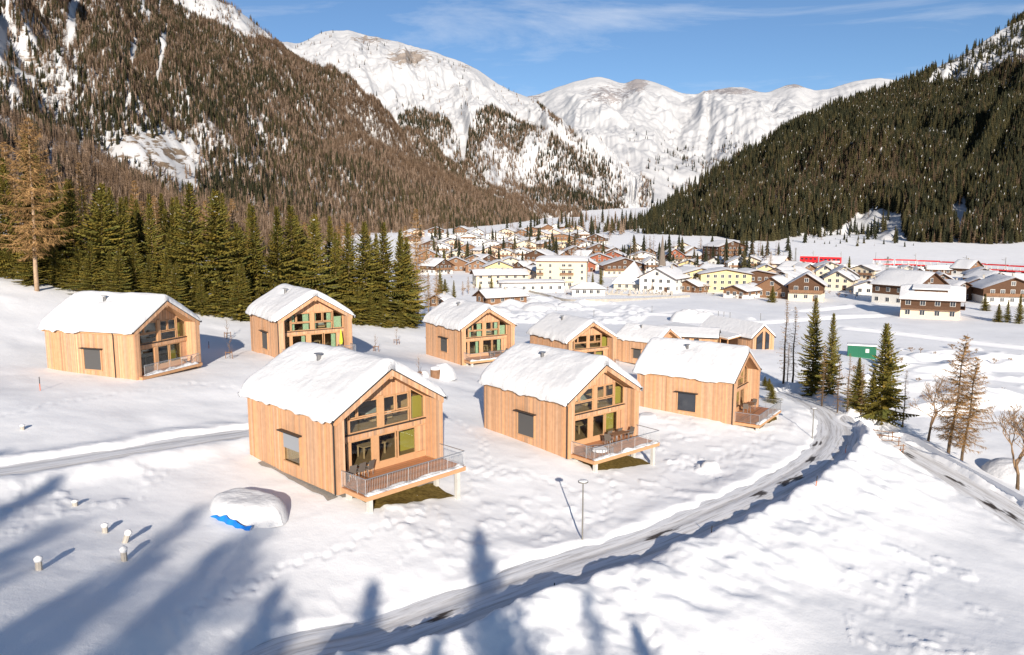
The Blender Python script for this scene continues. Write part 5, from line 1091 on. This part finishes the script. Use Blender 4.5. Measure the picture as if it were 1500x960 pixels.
# ------------------------------------------------------------------ small things
def lamp(u, v, vt, label):
    p = hit(u, v); H = aty(u, vt, p[1])[2]-p[2]; root = thing('street_lamp', label, 'street lamp', tuple(p), .3)
    m_ = MB(); m_.tube([(0, 0, -.2), (0, 0, H-.05)], [.055, .04], 8); m_.obj('pole', M['pole'], root); m_ = MB(); m_.tube([(0, 0, H-.06), (0, 0, H)], .30, 14); m_.obj('lamp_head', M['pole'], root)
    m_ = MB(); m_.tube([(0, 0, H+.003), (0, 0, H+.05), (0, 0, H+.08)], [.27, .24, .08], 14); m_.obj('snow_cap', M['roofsnow'], root)
lamp(853, 793, 705, 'grey disc-headed street lamp beside the road below the middle lodge'); lamp(1190, 640, 598, 'grey street lamp inside the road bend')
def marker(u, v, vt, label):
    p = hit(u, v); H = max(.8, aty(u, vt, p[1])[2]-p[2]); root = thing('snow_marker', label, 'marker pole', tuple(p), 0, 'snow marker poles'); root.rotation_euler = (.06, .04, 0)
    m_ = MB(); m_.tube([(0, 0, -.3), (0, 0, H*.5)], .03, 6); m_.obj('red_shaft', M['orange'], root); m_ = MB(); m_.tube([(0, 0, H*.5), (0, 0, H)], .03, 6); m_.obj('dark_tip', M['black'], root)
for u, v, vt, l in [(811,881,863,'short orange and black marker pole on the near bank of the road'),(1041,795,778,'orange and black marker pole on the outer bank before the road bend'),(1194,737,722,'marker pole on the outer bank of the road bend'),(1238,667,654,'marker pole on top of the bank between both roads'),(59,573,552,'orange marker pole in front of the leftmost lodge'),(306,510,502,'thin marker stick in the shadow of the leftmost lodge'),(1318,668,655,'marker pole beside the wooden trestles')]: marker(u, v, vt, l)
def sapling(u, v, vt, label, seed):
    p = hit(u, v); H = max(1.4, aty(u, vt, p[1])[2]-p[2]); root = thing('staked_sapling', label, 'sapling', tuple(p), seed*.7, 'staked saplings between the lodges'); r = random.Random(seed)
    m_ = MB(); m_.tube([(0, 0, -.2), (.03, 0, H*.5), (0, .03, H)], [.035, .025, .008], 5); m_.obj('stem', M['barkdark'], root); m_ = MB()
    for k in range(14):
        z = H*r.uniform(.35, .95); a = r.uniform(0, 6.28); l = r.uniform(.2, .55); m_.tube([(0, 0, z), (l*.5*math.cos(a), l*.5*math.sin(a), z+l*.6), (l*.7*math.cos(a), l*.7*math.sin(a), z+l*1.3)], [.012, .009, .005], 3, False)
    m_.obj('twigs', M['twig'], root)
    for k in range(3):
        a = k*2.094; m_ = MB(); m_.tube([(.45*math.cos(a), .45*math.sin(a), -.3), (.42*math.cos(a), .42*math.sin(a), .75)], .04, 6); m_.obj('stake', M['tan'], root)
        b = a+2.094; m_ = MB(); m_.tube([(.42*math.cos(a), .42*math.sin(a), .62), (.42*math.cos(b), .42*math.sin(b), .62)], .03, 5); m_.obj('crosspiece', M['tan'], root)
for k, (u, v, vt, l) in enumerate([(333,495,468,'sapling on three stakes at the tip of the leftmost lodge shadow'),(337,525,500,'sapling on three stakes beside the brown sand patch'),(550,514,492,'staked sapling right of the lodge with green curtains'),(581,504,482,'staked sapling farther back, right of the green-curtain lodge'),(614,556,525,'staked sapling behind the nearest lodge gable')]): sapling(u, v, vt, l, k+1)
def mound(name, label, cat, c, rx, ry, h, rz=0, seed=0, sharp=4, parent=None):
    n = 40; a = np.linspace(0, 2*np.pi, n); rr_ = np.linspace(0, 1, 16); A, Rr = np.meshgrid(a, rr_); wob = 1+.12*fbm(np.cos(A)*1.5+seed, np.sin(A)*1.5, seed, 3)
    X = Rr*np.cos(A)*rx*wob; Y = Rr*np.sin(A)*ry*wob; Z = h*np.clip(1-Rr**sharp, 0, 1)**.7*(1+.18*fbm(X/1.1, Y/1.1, seed+2, 3))-.15*Rr**6
    o = link(name, grid_mesh(name, X, Y, Z, M['roofsnow']), parent)
    if not parent: o.location = tuple(c); o.rotation_euler = (0, 0, rz); tag(o, label, cat)
    return o
c = hit(362, 752); root = thing('tarped_stack', 'stack under blue tarpaulin buried in deep snow beside the nearest lodge', 'covered stack', tuple(c), R_(-30))
mound('snow_cover', '', '', c, 2.6, 1.55, .92, seed=3, sharp=7, parent=root)
n_ = 26; gx = np.linspace(-.9, 2.1, n_); tv = np.linspace(0, 1, 6); GXX, TV = np.meshgrid(gx, tv); edge = -1.5*np.clip(1-(GXX/2.75)**8, 0, 1)**.5-.09
YY = edge-.10*TV*0-.14*(1-TV)+.05*np.sin(GXX*9); ZZ = .02+TV*(.26+.12*np.sin(GXX*2.2+1)+.05*np.sin(GXX*7))
link('tarpaulin', grid_mesh('tarpaulin', GXX, YY, ZZ, M['bluetarp']), root)
gx2 = np.linspace(-1.9, -1.2, 8); GXX, TV = np.meshgrid(gx2, tv); link('tarpaulin', grid_mesh('tarpaulin_end', GXX, -1.42+.08*np.sin(GXX*9)-.1*(1-TV), -.02+TV*.16, M['bluetarp']), root)
b_ = MB(); b_.box((-1.3, -1.0, .0), (1.5, .9, .5)); b_.obj('timber_stack', M['tan'], root)
def stump(u, v, h, label, lean=0):
    h *= .8
    p = hit(u, v); root = thing('snow_capped_post', label, 'post', tuple(p), .4, 'snow-capped posts on the left slope'); root.rotation_euler = (0, lean, .4)
    m_ = MB(); m_.tube([(0, 0, -.3), (0, 0, h*.6)], .13, 8); m_.obj('post', M['stone'], root); m_ = MB(); m_.tube([(0, 0, h*.6), (0, 0, h*.85), (0, 0, h)], [.15, .17, .06], 10); m_.obj('snow_cap', M['roofsnow'], root, smooth=True)
for u, v, h, l, le in [(57,832,.75,'snow-capped post at the far left of the slope',0),(182,820,.85,'thick snow-capped post, lowest of the right three',0),(183,794,.8,'leaning post just above the thick snow-capped post',.35),(154,779,.6,'short post topmost of the right three',0),(110,740,.4,'tiny dark post on the left slope near the track',0),(33,628,.45,'small post with snow heap above the left track',0)]: stump(u, v, h, l, le)
for k, (u, v, w, h, l) in enumerate([(649,556,1.5,1.5,'tall heap of snow beside a barrel behind the nearest lodge'),(1040,686,.9,.8,'small snow-covered cone right of the middle lodge'),(948,614,1.2,.55,'round snow-covered tub behind the middle lodge'),(1487,697,3.2,1.4,'snow-buried car at the right edge below the road'),(620,552,.8,.5,'low snow heap left of the barrel'),(1008,470,5,3,'big ploughed snow pile behind the annex'),(1030,471,4,2.6,'second ploughed snow pile behind the annex'),(725,462,6,2.0,'long ploughed snow pile behind the lodges'),(790,452,7,1.8,'wide ploughed snow pile on the parking area'),(835,448,5,1.6,'low ploughed snow pile by the field path')]): mound('snow_heap', l, 'snow heap', hit(u, v), w, w*.8, h, k*.6, k+10, 3 if k != 2 else 8)
p = hit(638, 556); root = thing('hot_tub', 'wooden barrel tub beside the tall snow heap', 'barrel', tuple(p)); m_ = MB(); m_.tube([(0, 0, -.2), (0, 0, .9)], .55, 16); m_.obj('staves', M['tan'], root); m_ = MB(); m_.tube([(0, 0, .9), (0, 0, 1.15), (0, 0, 1.25)], [.56, .5, .2], 16); m_.obj('snow_lid', M['roofsnow'], root, smooth=True)
# garden furniture on the decks
def chair_meshes():
    s = MB(); s.box((-.25, -.25, .42), (.25, .25, .46)); b = MB(); b.add([(-.25, .22, .46), (.25, .22, .46), (.25, .36, .98), (-.25, .36, .98), (-.25, .25, .46), (.25, .25, .46), (.25, .39, .98), (-.25, .39, .98)], [(0,1,2,3),(4,7,6,5),(0,4,5,1),(3,2,6,7),(0,3,7,4),(1,5,6,2)])
    l = MB(); l.tube([(0, 0, 0), (0, 0, .43)], .02, 5); a = MB(); a.box((-.02, -.25, .62), (.02, .26, .65)); return s.mesh('seat', M['chairgrey']), b.mesh('backrest', M['chairgrey']), l.mesh('leg', M['steel']), a.mesh('armrest', M['steel'])
CM = chair_meshes()
def chair(i, x, y, rz, label):
    p = hw(i, x, y, -.015); o = thing('garden_chair', label, 'chair', tuple(p), R_(HS[i][3]+rz), 'garden chairs on the lodge decks'); link('seat', CM[0], o); link('backrest', CM[1], o)
    for a, b in ((-.22, -.22), (.22, -.22), (-.22, .22), (.22, .22)): q = link('leg', CM[2], o); q.location = (a, b, 0)
    for a in (-.26, .26): q = link('armrest', CM[3], o); q.location = (a, 0, 0)
def gtable(i, x, y, label, lx=.8, ly=.4):
    p = hw(i, x, y, -.015); o = thing('garden_table', label, 'table', tuple(p), R_(HS[i][3]), 'garden tables on the lodge decks'); t_ = MB(); t_.box((-lx, -ly, .70), (lx, ly, .74)); t_.obj('top', M['tan'], o)
    for a, b in ((-1, -1), (1, -1), (-1, 1), (1, 1)): q = MB(); q.box((a*lx*.9-.03, b*ly*.85-.03, 0), (a*lx*.9+.03, b*ly*.85+.03, .7)); q.obj('leg', M['steel'], o)
for k, nm in enumerate(('left', 'middle', 'right')): chair(0, -2.7+k*.62, .62, 180+8*k, '%s one of three grey chairs stacked by the nearest lodge window' % nm)
gtable(1, 1.4, -.2, 'wooden table on the snowy deck of the middle lodge'); chair(1, .7, .45, 180, 'left chair behind the table on the middle lodge deck'); chair(1, 1.9, .45, 180, 'right chair behind the table on the middle lodge deck'); chair(1, .1, -.3, 110, 'chair at the left end of the middle lodge deck table'); chair(1, 2.6, -.2, -100, 'chair at the right end of the middle lodge deck table')
gtable(2, 1.5, .2, 'table in the sheltered front of the lodge by the road bend'); chair(2, .5, .3, 110, 'chair left of the table in the road-bend lodge front'); chair(2, 2.6, .2, -110, 'chair right of the table in the road-bend lodge front')
gtable(4, .9, -.5, 'table before the green-curtain lodge'); chair(4, 0, -.5, 90, 'chair left of the table before the green-curtain lodge'); chair(4, 1.9, -.4, -90, 'chair right of the table before the green-curtain lodge'); chair(4, 2.7, -.9, 30, 'chair at the deck end of the green-curtain lodge')
gtable(5, 1.2, -.3, 'table on the deck of the lodge right of the forest'); chair(5, .3, -.3, 90, 'chair left of the table right of the forest edge lodge'); chair(5, 2.2, -.3, -90, 'chair right of the table on the forest edge lodge deck'); chair(3, 2.3, .5, -140, 'chair in the front recess of the leftmost lodge')
p = hw(4, 2.75, .15, 0); root = thing('closed_parasol', 'closed lime yellow parasol before the green-curtain lodge', 'parasol', tuple(p)); m_ = MB(); m_.tube([(0, 0, 0), (0, 0, 2.5)], .03, 6); m_.obj('pole', M['steel'], root); m_ = MB(); m_.tube([(0, 0, .9), (0, 0, 1.15), (0, 0, 1.7), (0, 0, 2.5)], [.13, .2, .14, .03], 10); m_.obj('canopy', M['rope'], root)
p = hw(1, -2.2, -1.5, -.02); root = thing('round_firepit', 'round steel basket full of snow on the middle lodge deck', 'planter', tuple(p)); m_ = MB()
for k in range(26): a = k*6.283/26; m_.tube([(1.0*math.cos(a), .62*math.sin(a), 0), (1.0*math.cos(a), .62*math.sin(a), .55)], .015, 4)
m_.tube([(1.0*math.cos(k*6.283/26), .62*math.sin(k*6.283/26), .55) for k in range(27)], .02, 4, False); m_.obj('basket', M['steel'], root); m_ = MB(); m_.tube([(0, 0, .3), (0, 0, .5)], [.6, .5], 16); m_.obj('snow_fill', M['roofsnow'], root)
# beds and tables inside, seen through the glass
for i, lab in ((0, 'nearest lodge'), (1, 'middle lodge'), (3, 'leftmost lodge'), (4, 'green-curtain lodge'), (5, 'lodge right of the forest')):
    p = hw(i, 1.1, 2.6, 2.47); o = thing('bed', 'pale wooden bed behind the upper windows of the %s' % lab, 'bed', tuple(p), R_(HS[i][3])); m_ = MB(); m_.box((-.8, -.1, .1), (.8, 1.9, .32)); m_.obj('frame', M['inwood'], o); m_ = MB(); m_.box((-.75, -.05, .33), (.75, 1.85, .55)); m_.obj('mattress', M['white'], o)
    p = hw(i, .4, 2.8, .35); o = thing('dining_table', 'wooden dining table behind the lower windows of the %s' % lab, 'table', tuple(p), R_(HS[i][3])); m_ = MB(); m_.box((-.9, -.4, .7), (.9, .4, .75)); m_.obj('top', M['inwood'], o)
    for a, b in ((-1, -1), (1, -1), (-1, 1), (1, 1)): q = MB(); q.box((a*.8-.04, b*.33-.04, 0), (a*.8+.04, b*.33+.04, .7)); q.obj('leg', M['inwood'], o)
# wooden trestles by the right road, container, field path wall, stream-side shrubs
def trestle(u, v, label, rz):
    p = hit(u, v); o = thing('wooden_trestle', label, 'trestle', tuple(p), rz, 'wooden trestles by the right road')
    for x in (-.9, .9):
        m_ = MB(); m_.tube([(x, 0, -.3), (x, 0, 1.0)], .05, 6); m_.obj('post', M['tan'], o)
    for z in (.45, .85): m_ = MB(); m_.tube([(-1.1, -.04, z), (1.1, -.04, z+.05)], .04, 5); m_.obj('rail', M['tan'], o)
trestle(1293, 642, 'wooden trestle fence at the upper end of the right road', R_(-35)); trestle(1311, 660, 'wooden trestle fence nearest the right road', R_(10)); trestle(1302, 650, 'wooden trestle fence between two others by the right road', R_(-30))
p = hit(1262, 524)+np.array([0, 0, .5]); o = thing('green_container', 'dark green site container with small white window behind the spruces', 'container', tuple(p), R_(-22)); m_ = MB(); m_.box((-2.4, 0, -1.2), (2.4, 2.2, 1.7)); m_.obj('body', M['tealpaint'], o)
m_ = MB(); m_.box((.6, -.05, .5), (1.2, -.002, 1.2)); m_.obj('window', M['white'], o); m_ = MB(); m_.box((-2.5, -.1, 1.7), (2.5, 2.3, 1.95)); m_.obj('roof_snow', M['roofsnow'], o)
m_ = MB()
for k in range(16): m_.box((-2.35+k*.3, -.03, -.2), (-2.22+k*.3, -.002, 1.6))
m_.obj('ribs', M['tealpaint'], o, kind='stuff')
def low_wall(px, label, h=.7, m=M['stone'], name='field_wall', cat='wall'):
    P = smooth_line([hit(u, v) for u, v in px], 40); w = MB()
    for a, b in zip(P[:-1], P[1:]):
        d = Vector(b-a).normalized(); n = Vector((-d.y, d.x, 0))*.25; A, B = Vector(a), Vector(b); dn = Vector((0, 0, -.6)); up = Vector((0, 0, h))
        w.add([A-n+dn, B-n+dn, B-n+up, A-n+up, A+n+dn, B+n+dn, B+n+up, A+n+up], [(0,1,2,3),(5,4,7,6),(3,2,6,7)])
    o = w.obj(name, m); tag(o, label, cat)
low_wall([(775,428),(800,433),(830,441),(870,443),(930,440),(990,436),(1010,435)], 'low grey field wall running before the churchyard'); low_wall([(890,432),(940,433),(985,430)], 'low wall of the snowy churchyard', .6)
low_wall([(1292,640),(1330,652),(1400,690),(1500,745),(1560,778)], 'low snow-covered bank wall along the right road', .35, M['snow'])
gv = MB(); gv.box((-.35, -.1, -.2), (.35, .1, .85)); gv.box((-.2, -.1, .85), (.2, .1, 1.05)); gvm = gv.mesh('gravestone', M['stone'])
for k in range(46):
    p = hit(vr.uniform(882, 985), vr.uniform(425, 433)); o = link('gravestone', gvm); o.location = p; o.rotation_euler = (0, 0, vr.uniform(-.6, .2)); tag(o, 'grey gravestone in the snowy churchyard', 'gravestone', 'gravestones of the churchyard')
SH = [bare_mesh(60+k, 3.2, .9, 5, .12) for k in range(3)]
SHP = [(1280,512),(1305,520),(1335,515),(1348,530),(1370,520),(1395,512),(1420,530),(1455,540),(1478,532),(1430,518),(1320,540),(1250,545),(1235,560),(1265,568),(1300,590),(1440,560),(1468,575),(1345,560),(1290,555),(1395,548)]
for k, (u, v) in enumerate(SHP):
    p = hit(u, v); o = thing('bare_shrub', 'bare twiggy shrub on the snowy stream bank right of the road', 'shrub', (p[0], p[1], p[2]-.1), vr.uniform(0, 6), 'bare shrubs along the stream'); link('stems', SH[k % 3][0], o); link('twigs', SH[k % 3][1], o); s_ = vr.uniform(.8, 1.5); o.scale = (s_, s_, s_)
for k in range(120):
    u = vr.uniform(600, 1300); v = vr.uniform(388, 436) if u < 900 else vr.uniform(395, 438); p = hit(u, v); o = thing('village_shrub', 'bare reddish brown shrub in a village garden', 'shrub', (p[0], p[1], p[2]-.1), vr.uniform(0, 6), 'bare garden shrubs of the village'); link('stems', SH[k % 3][0], o); link('twigs', SH[k % 3][1], o); s_ = vr.uniform(.9, 2.0); o.scale = (s_, s_, s_)
for u, v, h, lab in [(1130,590,2.2,'snow-dusted green shrub right of the road-bend lodge'),(1126,574,1.8,'dark green shrub behind the road-bend lodge'),(1120,566,1.6,'low evergreen shrub behind the road-bend lodge deck')]:
    p = hit(u, v); o = put_tree('evergreen_shrub', SP[2], lab, 'shrub', (p[0], p[1], p[2]-.2), u, (h/17*2.0, h/17*2.0, h/17))
for k, (u, v) in enumerate([(1052,470),(1060,471),(1069,472),(1114,470),(870,462),(955,456)]):
    p = hit(u, v); o = MB(); o.tube([(0, 0, -.3), (0, 0, 1.9)], .07, 6); o.tube([(0, 0, 1.9), (0, 0, 2.0)], .1, 6); o = o.obj('field_post', M['pole']); o.location = p; tag(o, 'thin grey post standing on the snowy meadow behind the reception', 'post', 'posts on the meadow')
